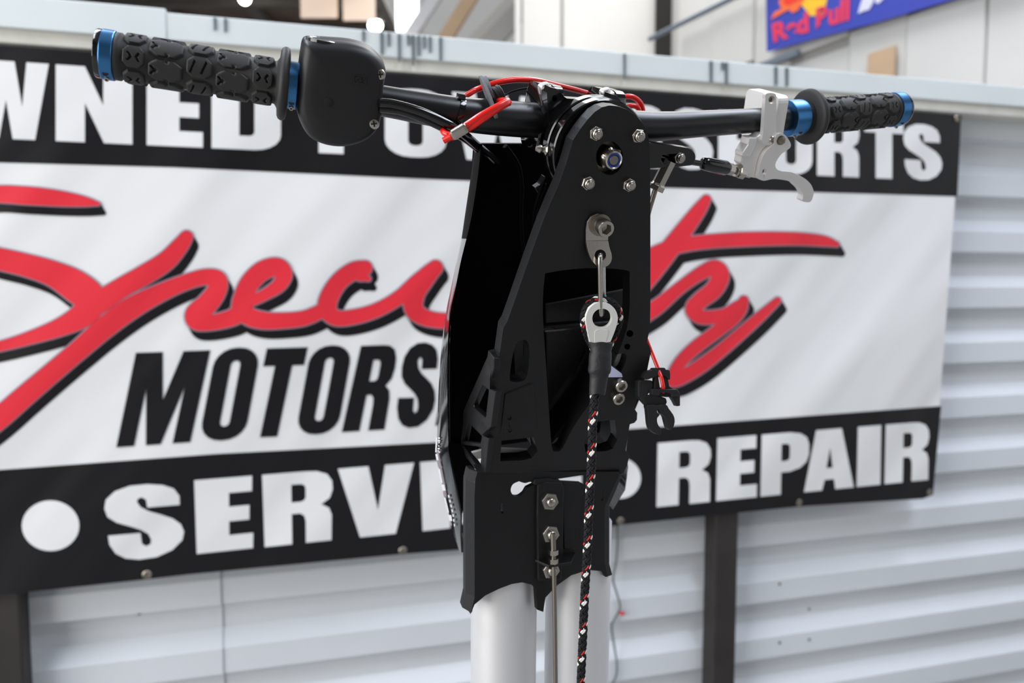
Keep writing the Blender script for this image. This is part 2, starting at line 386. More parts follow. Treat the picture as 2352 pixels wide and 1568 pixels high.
# ------------------------------------------------------------------ banner
BW = []
a_l = BAN.ab(0, 700)[0] - 0.45
ban = thing('banner', BAN.px(1100, 1268), 'large black and white vinyl banner with red script lettering hung on the wall', 'banner')
def banpoly(name, lp, c, m, th=0.0006, label=None, holes=()):
    return slab(name, [lp] + list(holes), BAN, c, c + th, m, ban, label=label)
def xl(x): return x
TL, TR_, BR, BL = (-420, 74), (2208, 264), (2143, 1136), (-420, 1405)
def edge(p0, p1, n=12, sag=0):
    return [(p0[0] + (p1[0] - p0[0]) * i / n, p0[1] + (p1[1] - p0[1]) * i / n + sag * math.sin(math.pi * i / n)) for i in range(n)]
bot = [(2143, 1136), (2120, 1145), (1835, 1163), (1425, 1205), (1060, 1262), (925, 1272), (440, 1318), (338, 1330), (0, 1366), (-420, 1410)]
slab('vinyl_sheet', [[TL, TR_] + bot], BAN, 0.0, 0.0015, M_vw, ban)
banpoly('top_band', [(-420, 74), (2208, 264), (2199, 451), (1500, 430), (1000, 412), (400, 384), (0, 373), (-420, 355)], -0.0008, M_vk)
banpoly('bottom_band', [(-420, 1100), (0, 1079), (500, 1042), (1000, 1016), (1450, 985), (2162, 932)] + bot, -0.0008, M_vk)
# block letters: outlines in a unit box (x right, y up)
def rr(x0, y0, x1, y1, rx, ry, n=5, skip=()):
    out = []
    for i, (cx, cy, a0) in enumerate(((x1 - rx, y1 - ry, 0), (x0 + rx, y1 - ry, 90), (x0 + rx, y0 + ry, 180), (x1 - rx, y0 + ry, 270))):
        if i in skip: out.append(((x1, y1), (x0, y1), (x0, y0), (x1, y0))[i]); continue
        for k in range(n + 1):
            a = R(a0 + 90 * k / n); out.append((cx + rx * math.cos(a), cy + ry * math.sin(a)))
    return out
S_raw = [(885, 250), (883, 205), (855, 168), (800, 150), (725, 146), (640, 155), (565, 183), (520, 225), (511, 270), (525, 312), (570, 340), (640, 360), (690, 376), (728, 398), (742, 426), (740, 448), (716, 460), (695, 447), (688, 393), (525, 406), (530, 450), (560, 495), (610, 520), (680, 527), (770, 515), (850, 480), (900, 430), (908, 388), (892, 350), (850, 320), (790, 300), (730, 283), (690, 262), (672, 235), (678, 220), (696, 212), (718, 224), (724, 264)]
S_p = [((x - 511) / 397, y + (x - 709) * 0.09) for x, y in S_raw]
_mn = min(p[1] for p in S_p); _mx = max(p[1] for p in S_p)
S_p = [(x, (_mx - y) / (_mx - _mn)) for x, y in S_p]
def glyph(ch, s=0.36, hb=0.2):
    h = s
    if ch == 'I': return [[(0, 0), (1, 0), (1, 1), (0, 1)]]
    if ch == 'E': return [[(0, 0), (1, 0), (1, .21), (.58, .21), (.58, .4), (.93, .4), (.93, .6), (.58, .6), (.58, .79), (.97, .79), (.97, 1), (0, 1)]]
    if ch == 'T': return [[(.5 - h / 2 - .03, 0), (.5 + h / 2 + .03, 0), (.5 + h / 2 + .03, .8), (1, .8), (1, 1), (0, 1), (0, .8), (.5 - h / 2 - .03, .8)]]
    if ch == 'N': return [[(0, 0), (.38, 0), (.38, .52), (.63, 0), (1, 0), (1, 1), (.62, 1), (.62, .5), (.38, 1), (0, 1)]]
    if ch == 'M': return [[(0, 0), (.24, 0), (.24, .62), (.40, 0), (.60, 0), (.76, .62), (.76, 0), (1, 0), (1, 1), (.64, 1), (.5, .48), (.36, 1), (0, 1)]]
    if ch == 'W': return [[(.16, 0), (.42, 0), (.5, .5), (.58, 0), (.84, 0), (1, 1), (.74, 1), (.69, .42), (.6, 1), (.4, 1), (.31, .42), (.26, 1), (0, 1)]]
    if ch == 'V': return [[(.27, 0), (.76, 0), (1, 1), (.62, 1), (.52, .36), (.40, 1), (0, 1)]]
    if ch == 'A': return [[(0, 0), (.36, 0), (.41, .17), (.60, .17), (.63, 0), (1, 0), (.74, 1), (.22, 1)], [(.44, .36), (.51, .70), (.57, .36)]]
    if ch == 'O': return [rr(0, 0, 1, 1, .42, .24), rr(.5 - .12, .17, .5 + .12, .83, .10, .07, 3)]
    if ch == 'o': return [rr(0, 0, 1, 1, .46, .20), rr(.5 - .105, .15, .5 + .105, .86, .09, .05, 3)]
    if ch == 'C': return [[(1, .62), (.6, .62), (.6, .8), (.5, .84), (.4, .8), (.4, .2), (.5, .16), (.6, .2), (.6, .4), (1, .4), (1, .2), (.85, .05), (.6, 0), (.4, 0), (.15, .05), (0, .2), (0, .8), (.15, .95), (.4, 1), (.6, 1), (.85, .95), (1, .8)]]
    if ch == 'D': return [rr(0, 0, 1, 1, .38, .22, skip=(1, 2)), rr(.40, .19, .62, .81, .08, .06, 3, skip=(1, 2))]
    if ch == 'P': return [[(0, 0), (.42, 0), (.42, .36), (.60, .36), (.82, .41), (.95, .50), (1, .62), (1, .78), (.95, .9), (.82, .97), (.6, 1), (0, 1)], rr(.42, .54, .60, .82, .08, .06, 3, skip=(1, 2))]
    if ch == 'R': return [[(0, 0), (.40, 0), (.40, .42), (.52, .42), (.58, .38), (.60, .3), (.60, 0), (.97, 0), (.97, .36), (.93, .46), (.82, .52), (.94, .60), (.98, .72), (.97, .84), (.90, .94), (.76, .99), (.6, 1), (0, 1)], rr(.40, .58, .60, .83, .08, .06, 3, skip=(1, 2))]
    if ch == 'S': return [S_p]
def letter(ch, q, m):
    """q: TL, TR, BR, BL pixels on the banner"""
    lp = []
    for g in glyph(ch):
        L = []
        for x, y in g:
            t = [q[0][i] + (q[1][i] - q[0][i]) * x for i in (0, 1)]; b = [q[3][i] + (q[2][i] - q[3][i]) * x for i in (0, 1)]
            L.append((b[0] + (t[0] - b[0]) * y, b[1] + (t[1] - b[1]) * y))
        lp.append(L)
    return slab('letter', lp, BAN, -0.0016, -0.001, m, ban)
top = lambda x: 150 + (x - 160) * 0.069
bt = lambda x: 325 + (x - 160) * 0.0453
for ch, x0, x1 in (('O', -245, -95), ('W', -85, 112), ('N', 128, 304), ('E', 337, 466), ('D', 486, 645), ('P', 732, 868), ('O', 884, 1025), ('W', 1038, 1250), ('E', 1264, 1385), ('R', 1400, 1526), ('S', 1540, 1638), ('P', 1650, 1752), ('O', 1768, 1866), ('R', 1877, 1976), ('T', 1986, 2075), ('S', 2075, 2164)):
    letter(ch, [(x0, top(x0)), (x1, top(x1)), (x1, bt(x1)), (x0, bt(x0))], M_vw)
top2 = lambda x: 1103 - (x - 446) * 0.0805
bt2 = lambda x: 1271 - (x - 454) * 0.101
for ch, x0, x1 in (('S', 238, 424), ('E', 446, 583), ('R', 602, 768), ('V', 776, 951), ('I', 965, 1036), ('C', 1046, 1158), ('E', 1168, 1350), ('R', 1511, 1636), ('E', 1648, 1740), ('P', 1750, 1859), ('A', 1850, 1963), ('I', 1971, 2024), ('R', 2035, 2137)):
    letter(ch, [(x0, top2(x0)), (x1, top2(x1)), (x1 - 2, bt2(x1)), (x0 + (6 if x0 < 1000 else -3), bt2(x0))], M_vw)
banpoly('bullet', circ(116, 1207, 66, 58, 32), -0.0016, M_vw); banpoly('bullet', circ(1424, 1098, 48, 47, 32), -0.0016, M_vw)
MQ = [('M', (312, 810), (483, 804), (437, 1015), (267, 1027)), ('o', (497, 799), (600, 797), (561, 1009), (456, 1013)), ('T', (613, 800), (707, 797), (664, 1001), (570, 1005)), ('o', (716, 794), (811, 792), (774, 995), (678, 999)), ('R', (829, 794), (918, 791), (886, 986), (785, 992)), ('S', (932, 788), (1016, 785), (992, 980), (900, 984)),
      ('P', (1036, 786), (1120, 783), (1090, 973), (1000, 977)), ('o', (1130, 782), (1215, 779), (1185, 966), (1098, 970)), ('R', (1228, 777), (1310, 774), (1282, 960), (1194, 964)), ('T', (1318, 774), (1396, 771), (1366, 954), (1288, 958)), ('S', (1404, 770), (1484, 767), (1456, 948), (1374, 952))]
for ch, *q in MQ: letter(ch, q, M_vk)
# script: strokes of varying width
STR = [
    [(-80, 470, 34), (-20, 447, 38), (60, 449, 41), (130, 455, 36), (190, 462, 24), (226, 468, 8)],
    [(-90, 575, 44), (0, 595, 50), (60, 609, 52), (120, 628, 58), (172, 656, 72), (208, 688, 70), (190, 722, 58), (140, 750, 42), (70, 775, 30), (0, 795, 23), (-90, 815, 18)],
    [(428, 544, 30), (412, 566, 38), (380, 600, 44), (330, 632, 46), (280, 660, 46), (235, 690, 50), (200, 715, 40)],
    [(-60, 1005, 50), (0, 958, 50), (60, 906, 48), (120, 855, 46), (180, 804, 46), (240, 752, 50), (300, 708, 50), (360, 676, 42), (420, 650, 36), (470, 636, 36), (500, 642, 40), (497, 668, 44), (475, 698, 48), (448, 722, 46), (455, 740, 38), (500, 738, 36), (545, 722, 40), (556, 690, 44), (572, 652, 44), (602, 622, 44), (636, 613, 42), (652, 630, 38), (640, 655, 32), (610, 675, 26), (580, 690, 24)],
    [(556, 690, 44), (566, 722, 42), (600, 735, 40), (650, 736, 36), (700, 730, 34), (742, 712, 32)],
    [(838, 615, 34), (812, 622, 40), (780, 645, 40), (757, 680, 42), (752, 710, 42), (772, 730, 36), (815, 727, 34), (865, 712, 32), (915, 684, 32), (960, 645, 34), (1000, 615, 34)],
    [(846, 640, 12), (828, 632, 28)],
    [(1000, 614, 34), (975, 640, 44), (952, 675, 46), (952, 712, 42), (985, 732, 36), (1040, 735, 34), (1100, 715, 34), (1160, 670, 36), (1200, 640, 36)],
    [(1622, 458, 22), (1604, 484, 32), (1566, 535, 40), (1530, 582, 44), (1490, 632, 46), (1440, 690, 46)],
    [(1500, 585, 36), (1550, 566, 34), (1620, 555, 32), (1720, 549, 32), (1820, 548, 29), (1890, 553, 24), (1922, 561, 12)],
    [(1440, 745, 40), (1480, 722, 38), (1512, 702, 34), (1560, 662, 28), (1605, 630, 30), (1640, 615, 36), (1655, 632, 40), (1640, 664, 40), (1608, 690, 38), (1592, 710, 36), (1612, 728, 32), (1660, 724, 30), (1692, 706, 28), (1710, 690, 18)],
    [(1708, 690, 22), (1700, 708, 32), (1682, 732, 32), (1642, 764, 30), (1598, 797, 30), (1564, 830, 28), (1546, 860, 26), (1545, 876, 24), (1564, 868, 30), (1608, 841, 32), (1659, 802, 29), (1735, 736, 25), (1786, 690, 16)],
]
def script(name, dx, dy, grow, c, m):
    for si, st in enumerate(STR):
        V = []; Fc = []; pts = cr(st, 8)
        def add(x, y, i): V.append(BAN.px(x + dx, y + dy, c - 3e-6 * i - 2e-5 * (si % 3)))
        def cap(e, i):
            b = len(V)
            for k in range(14):
                a = 2 * math.pi * k / 14; add(e[0] + math.cos(a) * (e[2] / 2 + grow), e[1] + math.sin(a) * (e[2] / 2 + grow), i)
            Fc.append(tuple(range(b, b + 14)))
        cap(pts[0], -20); first = len(V)
        for i, p in enumerate(pts):
            t = pts[min(i + 1, len(pts) - 1)][:2] - pts[max(i - 1, 0)][:2]; t = t / (np.linalg.norm(t) + 1e-9); nn = A(-t[1], t[0]); w_ = p[2] / 2 + grow
            for s_ in (-1, 1): add(*(p[:2] + nn * w_ * s_), i)
            if i: b = len(V); Fc.append((b - 4, b - 3, b - 1, b - 2))
        cap(pts[-1], len(pts) + 20)
        me = bpy.data.meshes.new(name); me.from_pydata([tuple(v) for v in V], [], Fc); me.materials.append(m); me.update()
        obj(name, me, ban)
for j in (4, 3, 2, 1): script('script_shadow', 12 * j / 4, 21 * j / 4, 1.5, -0.0012 - 0.0002 * (4 - j), M_vk)
script('script_outline', 0, 0, 2.6, -0.0024, M_vg)
script('script_stroke', 0, 0, 0, -0.0034, M_vr)
gr = lathemesh('grommet', [(0.009, 0), (0.011, 0.002), (0.008, 0.004), (0.004, 0.003)], M_dsteel, 16)
for x, y in ((338, 1319), (925, 1264), (1425, 1196), (1835, 1154), (2134, 1130), (2197, 272)):
    obj('grommet', gr, ban, BAN.M(BAN.px(x, y, -0.001)))

# ------------------------------------------------------------------ frames of the steering pole
TH = R(20.5); TU = R(21.0); TL_ = R(1.5)
uP = A(math.cos(TH), math.sin(TH), 0); fP = A(-math.sin(TH), math.cos(TH), 0)
N0 = P(1400, 363, 0.63)
UPR = Fr(N0, uP, -fP * math.cos(TU) - Z * math.sin(TU))          # upper steering plate
K0 = UPR.px(1245, 1082)
LOW = Fr(K0, uP, -fP * math.cos(TL_) - Z * math.sin(TL_))        # lower pole body and tubes
def upx(x, y, c=0): return UPR.px(x, y, c)

# shared hardware meshes (axis +Z outwards, metres)
def nutmesh(name, af, h, m, stub=0.5):
    r = af / 2
    return lathemesh(name, [((r,), -0.001), ((r,), h * .44), ((r * .94,), h * .50), (r * .90, h * .52), (r * .88, h * .80), (r * .82, h * .94), (r * .73, h), (r * .64, h * .98), (r * .61, h * .86), (r * stub, h * .86), (r * stub, h * 1.04), (r * stub * .85, h * 1.10)], m, 48, smooth=32)
def domemesh(name, af, h, m):
    r = af / 2
    return lathemesh(name, [((r,), -0.001), ((r,), h * .50), ((r * .93,), h * .60), (r * .72, h * .60), (r * .68, h * .56), (r * .60, h * .56), (r * .60, h * .80), (r * .52, h * .95), (r * .36, h * 1.05), (r * .12, h * 1.08)], m, 48, smooth=32)
NUT6 = nutmesh('lock_nut', 0.0100, 0.0068, M_steel, 0.58)
NUT8 = domemesh('flange_nut', 0.0152, 0.0085, M_steel)
def sockmesh(name, r, h, m):
    V = []
    return lathemesh(name, [(r * .98, -0.001), (r, h * .06), (r, h * .88), (r * .92, h), ((r * .56,), h), ((r * .50,), h * .45), (r * .1, h * .38)], m, 48, smooth=25)
SOCK5 = sockmesh('socket_bolt', 0.0047, 0.0055, M_steel)

pole = thing('steering_pole', LOW.px(1240, 1568, 0.03), 'black cast steering pole head on two silver tubes, bolted steering plate facing the camera', 'steering pole')
# ---- upper plate
plate_out = [(1400, 242), (1420, 244), (1439, 251), (1456, 262), (1470, 275), (1480, 289), (1486, 303), (1491, 324), (1493, 357), (1494, 440), (1494, 560), (1494, 700), (1493, 753), (1486, 786), (1494, 799), (1494, 814), (1486, 853), (1477, 885), (1466, 912), (1457, 938), (1464, 948), (1463, 964), (1457, 971), (1447, 974), (1443, 994), (1437, 1034), (1445, 1048), (1441, 1068), (1432, 1086), (1097, 1086), (1114, 1084), (1115, 1074), (1124, 1006), (1107, 998), (1127, 978), (1128, 965), (1133, 924), (1138, 899), (1125, 893), (1125, 870), (1130, 842), (1133, 821), (1147, 817), (1156, 753), (1165, 738), (1184, 685), (1217, 590), (1247, 508), (1266, 462), (1283, 424), (1299, 380), (1308, 350), (1316, 322), (1333, 296), (1350, 274), (1366, 257), (1383, 246)]
big = circ(1400, 363, 31, 39, 32)
pocket = cr([(1251, 640), (1262, 626), (1345, 616), (1436, 620), (1446, 640), (1444, 730), (1428, 790), (1398, 860), (1366, 912), (1338, 950), (1312, 990), (1292, 1030), (1278, 1037), (1268, 1028), (1262, 960), (1255, 850), (1247, 720)], 3, True)
slot1 = cr([(1204, 780), (1214, 790), (1216, 820), (1210, 866), (1196, 876), (1176, 876), (1171, 866), (1178, 815), (1188, 787)], 3, True)
win2 = [(1152, 1012), (1226, 1004), (1235, 1036), (1222, 1052), (1200, 1057), (1149, 1059)]
winr = cr([(1416, 815), (1437, 813), (1438, 830), (1428, 852), (1418, 848), (1411, 835)], 3, True)
winr2 = [(1372, 968), (1412, 964), (1418, 1010), (1408, 1030), (1392, 1036), (1345, 1038), (1342, 1015)]
hl1 = circ(1447, 766, 8, 8, 14); hl2 = circ(1441, 796, 7, 7, 14)
slab('steering_plate', [plate_out, big, pocket, slot1, win2, winr, winr2, hl1, hl2], UPR, 0.0, 0.014, M_cast, pole, bevel=0.0014, label='black textured steering plate with rounded top')
# deeper liner behind the plate: pocket walls, ribs and a back web
def ribwall(name, pts, c0, c1, m, parent, th=0.003, fr=UPR):
    """thin wall standing behind the plate along a traced line"""
    ab = [np.array(fr.ab(x, y, 0)) for x, y in pts]; lp = []
    L = []; Rr = []
    for i, q in enumerate(ab):
        t = ab[min(i + 1, len(ab) - 1)] - ab[max(i - 1, 0)]; t = t / np.linalg.norm(t); nn = A(-t[1], t[0]) * th / 2
        L.append(tuple(q + nn)); Rr.append(tuple(q - nn))
    return slab(name, [L + Rr[::-1]], fr, c0, c1, m, parent, px=False)
ribwall('pocket_rib', [(1246, 628), (1248, 720), (1254, 850), (1261, 960), (1267, 1034)], 0.014, 0.045, M_cast, pole)
ribwall('pocket_rib', [(1275, 1038), (1312, 992), (1366, 915), (1430, 790)], 0.014, 0.045, M_cast, pole)
ribwall('pocket_rib', [(1246, 622), (1345, 612), (1448, 616)], 0.014, 0.045, M_cast, pole)
slab('crossbar', [[(1246, 752), (1460, 735), (1460, 748), (1246, 766)]], UPR, 0.020, 0.032, M_gloss, pole, bevel=0.003)
ribwall('slot_rib', [(1219, 780), (1218, 830), (1224, 960), (1236, 1040)], 0.014, 0.040, M_cast, pole)
slab('back_web', [[(1255, 700), (1465, 660), (1470, 880), (1400, 960), (1262, 990)]], UPR, 0.050, 0.053, M_cast, pole)
M_pale = mat('pale_sliver', '#b8b8b6', 0.5)  # pale slivers placed behind the window and the side truss
slab('inner_patch', [[(1144, 1030), (1214, 1033), (1196, 1041), (1168, 1046), (1144, 1047)]], UPR, .020, .023, M_pale, pole)
slab('inner_patch', [[(1084, 1040), (1108, 1034), (1108, 1052), (1096, 1054)]], UPR, .030, .033, M_pale, pole)
slab('inner_patch', [[(1395, 866), (1404, 840), (1428, 858), (1430, 866)]], UPR, -.0006, .013, mat('lit_inner_face', '#c8ccec', .5), pole)  # blue-white patch; light on an inner face put into its colour
slab('inner_patch', [[(1405, 810), (1440, 808), (1440, 850), (1405, 854)]], UPR, .0105, .013, mat('grey_inner_face', '#d0d0d0', .5), pole)  # pale patch in the window; a lit inner face put into its colour
# recessed pad with two tapped holes
slab('tapped_pad', [[(1160, 905), (1225, 880), (1232, 990), (1150, 1000)], circ(1170, 959, 5, 5, 12), circ(1172, 988, 5, 5, 12)], UPR, -0.0012, 0.002, M_cast, pole, bevel=0.001)
# ---- left and right truss side walls, standing back from the plate edge
A1 = upx(1130, 830); B1 = upx(1112, 1085)
sd = nrm(B1 - A1); sn = nrm(np.cross(sd, -UPR.n)); sn = sn if sn @ RT < 0 else -sn
SIDEL = Fr(A1, nrm(np.cross(Z, sn)), sn)
side_out = [(1123, 808), (1134, 823), (1134, 846), (1126, 872), (1124, 892), (1138, 899), (1134, 926), (1127, 980), (1110, 1000), (1122, 1006), (1114, 1086), (1097, 1086), (1070, 1050), (1058, 1012), (1063, 972), (1064, 942)]
sw1 = [(1108, 884), (1122, 896), (1118, 950), (1114, 958), (1088, 935), (1087, 930)]
sw2 = [(1073, 968), (1106, 1002), (1103, 1018), (1064, 1012)]
sw3 = [(1063, 1022), (1104, 1026), (1104, 1070), (1098, 1076), (1078, 1046)]
slab('truss_side', [side_out, sw1, sw2, sw3], SIDEL, 0.0, 0.006, M_cast, pole, bevel=0.0012)
def mirror_px(x, y, c):       # a point of the plate frame, mirrored about the pole axis
    a, b = UPR.ab(x, y, c); return UPR.w(-a, b, c)
A2 = upx(1462, 860); B2 = upx(1440, 1050)
slab('truss_side', [[UPR.ab(1462, 830), UPR.ab(1474, 830), UPR.ab(1436, 1060), UPR.ab(1426, 1060)]], UPR, 0.014, 0.05, M_cast, pole, px=False)
# ---- plate hardware
for x, y, r_ in ((1368, 306, .2), (1465, 312, .5), (1350, 420, .9), (1444, 424, .1)):
    obj('lock_nut', NUT6, pole, UPR.M(upx(x - 2, y - 1), 1.0, r_))
big_n = obj('pivot_nut', lathemesh('pivot_nut', [((0.0098,), -0.004), ((0.0098,), 0.0075), (0.0094, 0.009), (0.0084, 0.0125), (0.0072, 0.0134), (0.0066, 0.0128), (0.0066, 0.010)], M_steel, 48, 25), pole, UPR.M(upx(1397, 361, 0.005), 0.86, 0.3))
obj('nylon_ring', lathemesh('nylon_ring', [(0.0066, 0.009), (0.0066, 0.0127), (0.0050, 0.0127), (0.0048, 0.0105)], M_nyl, 32), big_n, UPR.M(upx(1397, 361, 0.005), 0.86))
obj('pivot_bolt', lathemesh('pivot_bolt', [(0.0049, 0.0), (0.0049, 0.0118), (0.0043, 0.0126)], M_dsteel, 32), big_n, UPR.M(upx(1397, 361, 0.005), 0.86))
obj('washer', lathemesh('washer', [(0.0125, 0.0), (0.0125, 0.002), (0.005, 0.002)], M_dsteel, 40), pole, UPR.M(upx(1394, 358, 0.0135)))
for x, y in ((1424, 882), (1418, 911)):
    obj('socket_bolt', SOCK5, pole, UPR.M(upx(x - 3, y - 2), 1.28, 0.3))
# ---- steel hanger tab with its socket bolt
tab = [(1376, 491), (1388, 494), (1398, 504), (1400, 520), (1397, 552)]
tab_up = [(1346, 553), (1346, 530), (1349, 510), (1358, 497), (1372, 491), (1386, 493), (1396, 503), (1399, 520), (1397, 552)]
slab('hanger_tab', [tab_up], UPR, -0.0035, -0.001, M_steel, pole, bevel=0.0004, label='bent stainless tab under a socket bolt')
TABF = Fr(upx(1372, 553, -0.0035), uP, UPR.n * math.cos(R(20)) + UPR.v * math.sin(R(20)))
slab('hanger_tab', [cr([(1346, 553), (1350, 574), (1358, 595), (1368, 608), (1381, 614), (1395, 611), (1404, 600), (1405, 585), (1400, 568), (1397, 553)], 3) + [(1397, 552.5), (1346, 552.5)], circ(1379, 586, 13, 13, 20)], TABF, 0.0, 0.0025, M_steel, pole, bevel=0.0004)
tb = obj('socket_bolt', sockmesh('socket_bolt', 0.0072, 0.0125, M_steel), pole, UPR.M(upx(1378, 516, -0.004), 1.0, 0.25))
obj('washer', lathemesh('washer', [(0.0092, 0), (0.0092, 0.0018), (0.005, 0.0018)], M_dsteel, 32), pole, UPR.M(upx(1378, 516, -0.0035)))
# ---- steering discs behind the plate
disc = lathemesh('steering_disc', [(0.0405, -0.005), (0.0415, -0.004), (0.0415, 0.004), (0.0405, 0.005)], M_gloss, 64)
obj('steering_disc', disc, pole, UPR.M(UPR.w(0.0, 0.001, 0.022)))
obj('steering_disc', disc, pole, UPR.M(UPR.w(0.0, 0.001, 0.036), 1.0))
obj('steering_hub', lathemesh('steering_hub', [(0.030, -0.03), (0.030, 0.03)], M_gloss, 48), pole, UPR.M(UPR.w(0, 0, 0.045)))
# grease nipple on the left of the hub
gz = upx(1268, 346, 0.030); gd = upx(1232, 341, 0.030) - gz; gl = np.linalg.norm(gd)
obj('grease_nipple', lathemesh('grease_nipple', [((0.0042,), -0.004), ((0.0042,), gl * .42), (0.0030, gl * .5), (0.0024, gl * .62), (0.0036, gl * .74), (0.0036, gl * .82), (0.0022, gl)], M_steel, 36, 25), pole, axisM(gz, gd))
slab('stop_tab', [[(1228, 432), (1240, 424), (1252, 405), (1256, 408), (1250, 440), (1236, 444)]], UPR, 0.02, 0.028, M_gloss, pole, bevel=0.0006)
# ---- lower body
body_out = [(1097, 1083), (1092, 1100), (1090, 1140), (1090, 1260), (1090, 1372), (1081, 1410), (1090, 1388), (1115, 1367), (1146, 1352), (1175, 1341), (1199, 1337), (1220, 1342), (1231, 1352), (1234, 1400), (1248, 1405), (1253, 1372), (1266, 1358), (1280, 1344), (1312, 1321), (1340, 1312), (1357, 1309), (1380, 1311), (1396, 1326), (1389, 1290), (1389, 1164), (1405, 1128), (1426, 1083)]
gap = cr([(1192, 1105), (1205, 1109), (1214, 1107)], 4) + [(1226, 1105), (1265, 1102), (1345, 1090), (1356, 1089), (1358, 1124), (1346, 1117), (1336, 1109), (1280, 1106), (1240, 1110), (1226, 1113), (1212, 1120)] + cr([(1205, 1132), (1193, 1140), (1180, 1138), (1173, 1126), (1178, 1112), (1192, 1105)], 4)[:-1]
slit1 = [(1151, 1157), (1156, 1154), (1157, 1178), (1151, 1181)]
slit2 = [(1381, 1126), (1386, 1124), (1386, 1148), (1381, 1151)]
slab('pole_body', [body_out, gap, slit1, slit2], LOW, 0.0, 0.007, M_cast, pole, bevel=0.0012)
lowb = [(1090, 1250), (1090, 1372), (1081, 1410), (1090, 1388), (1115, 1367), (1146, 1352), (1175, 1341), (1199, 1337), (1220, 1342), (1231, 1352), (1234, 1400), (1248, 1405), (1253, 1372), (1266, 1358), (1280, 1344), (1312, 1321), (1340, 1312), (1357, 1309), (1380, 1311), (1396, 1326), (1389, 1290), (1389, 1200)]
# flanks: chamfered walls going back from the front face
def flank(name, line, dx, depth, cham):
    """line of pixels down the front edge; chamfer out by dx metres over cham, then straight back to depth"""
    V = []; Fc = []
    for x, y in line:
        a, b = LOW.ab(x, y); V += [LOW.w(a, b, 0.001), LOW.w(a + dx, b, cham), LOW.w(a + dx * .7, b, depth), LOW.w(a - dx * .3, b, depth), LOW.w(a - dx * .3, b, 0.001)]
    n = len(line)
    for i in range(n - 1):
        for k in range(5):
            k2 = (k + 1) % 5; Fc.append((i * 5 + k, i * 5 + k2, i * 5 + 5 + k2, i * 5 + 5 + k))
    Fc.append(tuple(range(5))); Fc.append(tuple((n - 1) * 5 + k for k in range(5)))
    return obj(name, mesh(name, V, Fc, M_cast), pole, bevel=0.001)
flank('body_flank', [(1097, 1084), (1091, 1110), (1090, 1200), (1090, 1300), (1090, 1372), (1082, 1408)], -0.0045, 0.026, 0.014)
flank('body_flank', [(1420, 1090), (1405, 1128), (1389, 1164), (1389, 1230), (1389, 1300), (1396, 1326)], 0.0075, 0.024, 0.004)
# raised centre pad, its sloped right side, and the wire shelf
slab('bolt_pad', [[(1236, 1112), (1256, 1106), (1292, 1107), (1296, 1120), (1294, 1250), (1290, 1332), (1236, 1334), (1234, 1180)]], LOW, -0.004, 0.001, M_cast, pole, bevel=0.0012)
slab('pad_lip', [[(1226, 1113), (1228, 1101), (1262, 1098), (1292, 1105), (1292, 1113)]], LOW, -0.003, 0.006, M_cast, pole, bevel=0.001)
slab('pad_step', [[(1292, 1108), (1330, 1108), (1338, 1130), (1324, 1262), (1296, 1262)]], LOW, -0.0015, 0.001, M_cast, pole, bevel=0.001)
sh0 = LOW.px(1228, 1284); sh1 = LOW.px(1322, 1268); shd = nrm(sh1 - sh0)
V = [sh0, sh1, sh1 - LOW.v * .0025, sh0 - LOW.v * .0025]; f_ = LOW.n * 0.016
V += [LOW.px(1245, 1284) + f_, LOW.px(1296, 1277) + f_, LOW.px(1296, 1277) + f_ - LOW.v * .0025, LOW.px(1245, 1284) + f_ - LOW.v * .0025]
obj('wire_shelf', mesh('wire_shelf', V, [(0, 1, 2, 3), (4, 5, 6, 7), (0, 1, 5, 4), (3, 2, 6, 7), (0, 4, 7, 3), (1, 5, 6, 2)], M_cast), pole, bevel=0.0005)
for x, y in ((1260, 1149), (1262, 1224), (1263, 1306)):
    obj('flange_nut', NUT8, pole, LOW.M(LOW.px(x, y, -0.004), 1.0, 0.35))
# control wire with adjuster nuts
wp = [LOW.px(1270, 1226, -0.013), LOW.px(1271, 1262, -0.013), LOW.px(1272, 1300, -0.013), LOW.px(1274, 1400, -0.013), LOW.px(1277, 1640, -0.013)]
tube('control_wire', wp, 0.0022, M_dsteel, pole, 10)
tube('threaded_end', [LOW.px(1270, 1224, -0.013), LOW.px(1271, 1262, -0.013)], 0.0026, M_dsteel, pole, 12)
hexn = lathemesh('adjuster_nut', [((0.0040,), 0), ((0.0040,), 0.0045)], M_steel, 24, 25)
for y in (1273, 1293):
    p_ = LOW.px(1271, y, -0.013); obj('adjuster_nut', hexn, pole, axisM(p_, LOW.v))
# ---- silver tubes
def ptube(xc, y0, rpx):
    c = 0.0365
    p0 = LOW.px(xc, 1420, c); d_ = (p0 - CAM) @ FW; r_ = rpx * d_ / F
    a, b = LOW.ab(xc, 1420, c); bt_ = LOW.ab(xc, y0, c)[1]
    pts = [LOW.w(a, bt_, c), LOW.w(a, b - 0.95, c)]
    return tube('pole_tube', pts, r_, M_pole, pole, 64)
ptube(1157, 1215, 75.5); ptube(1326, 1195, 74.0)
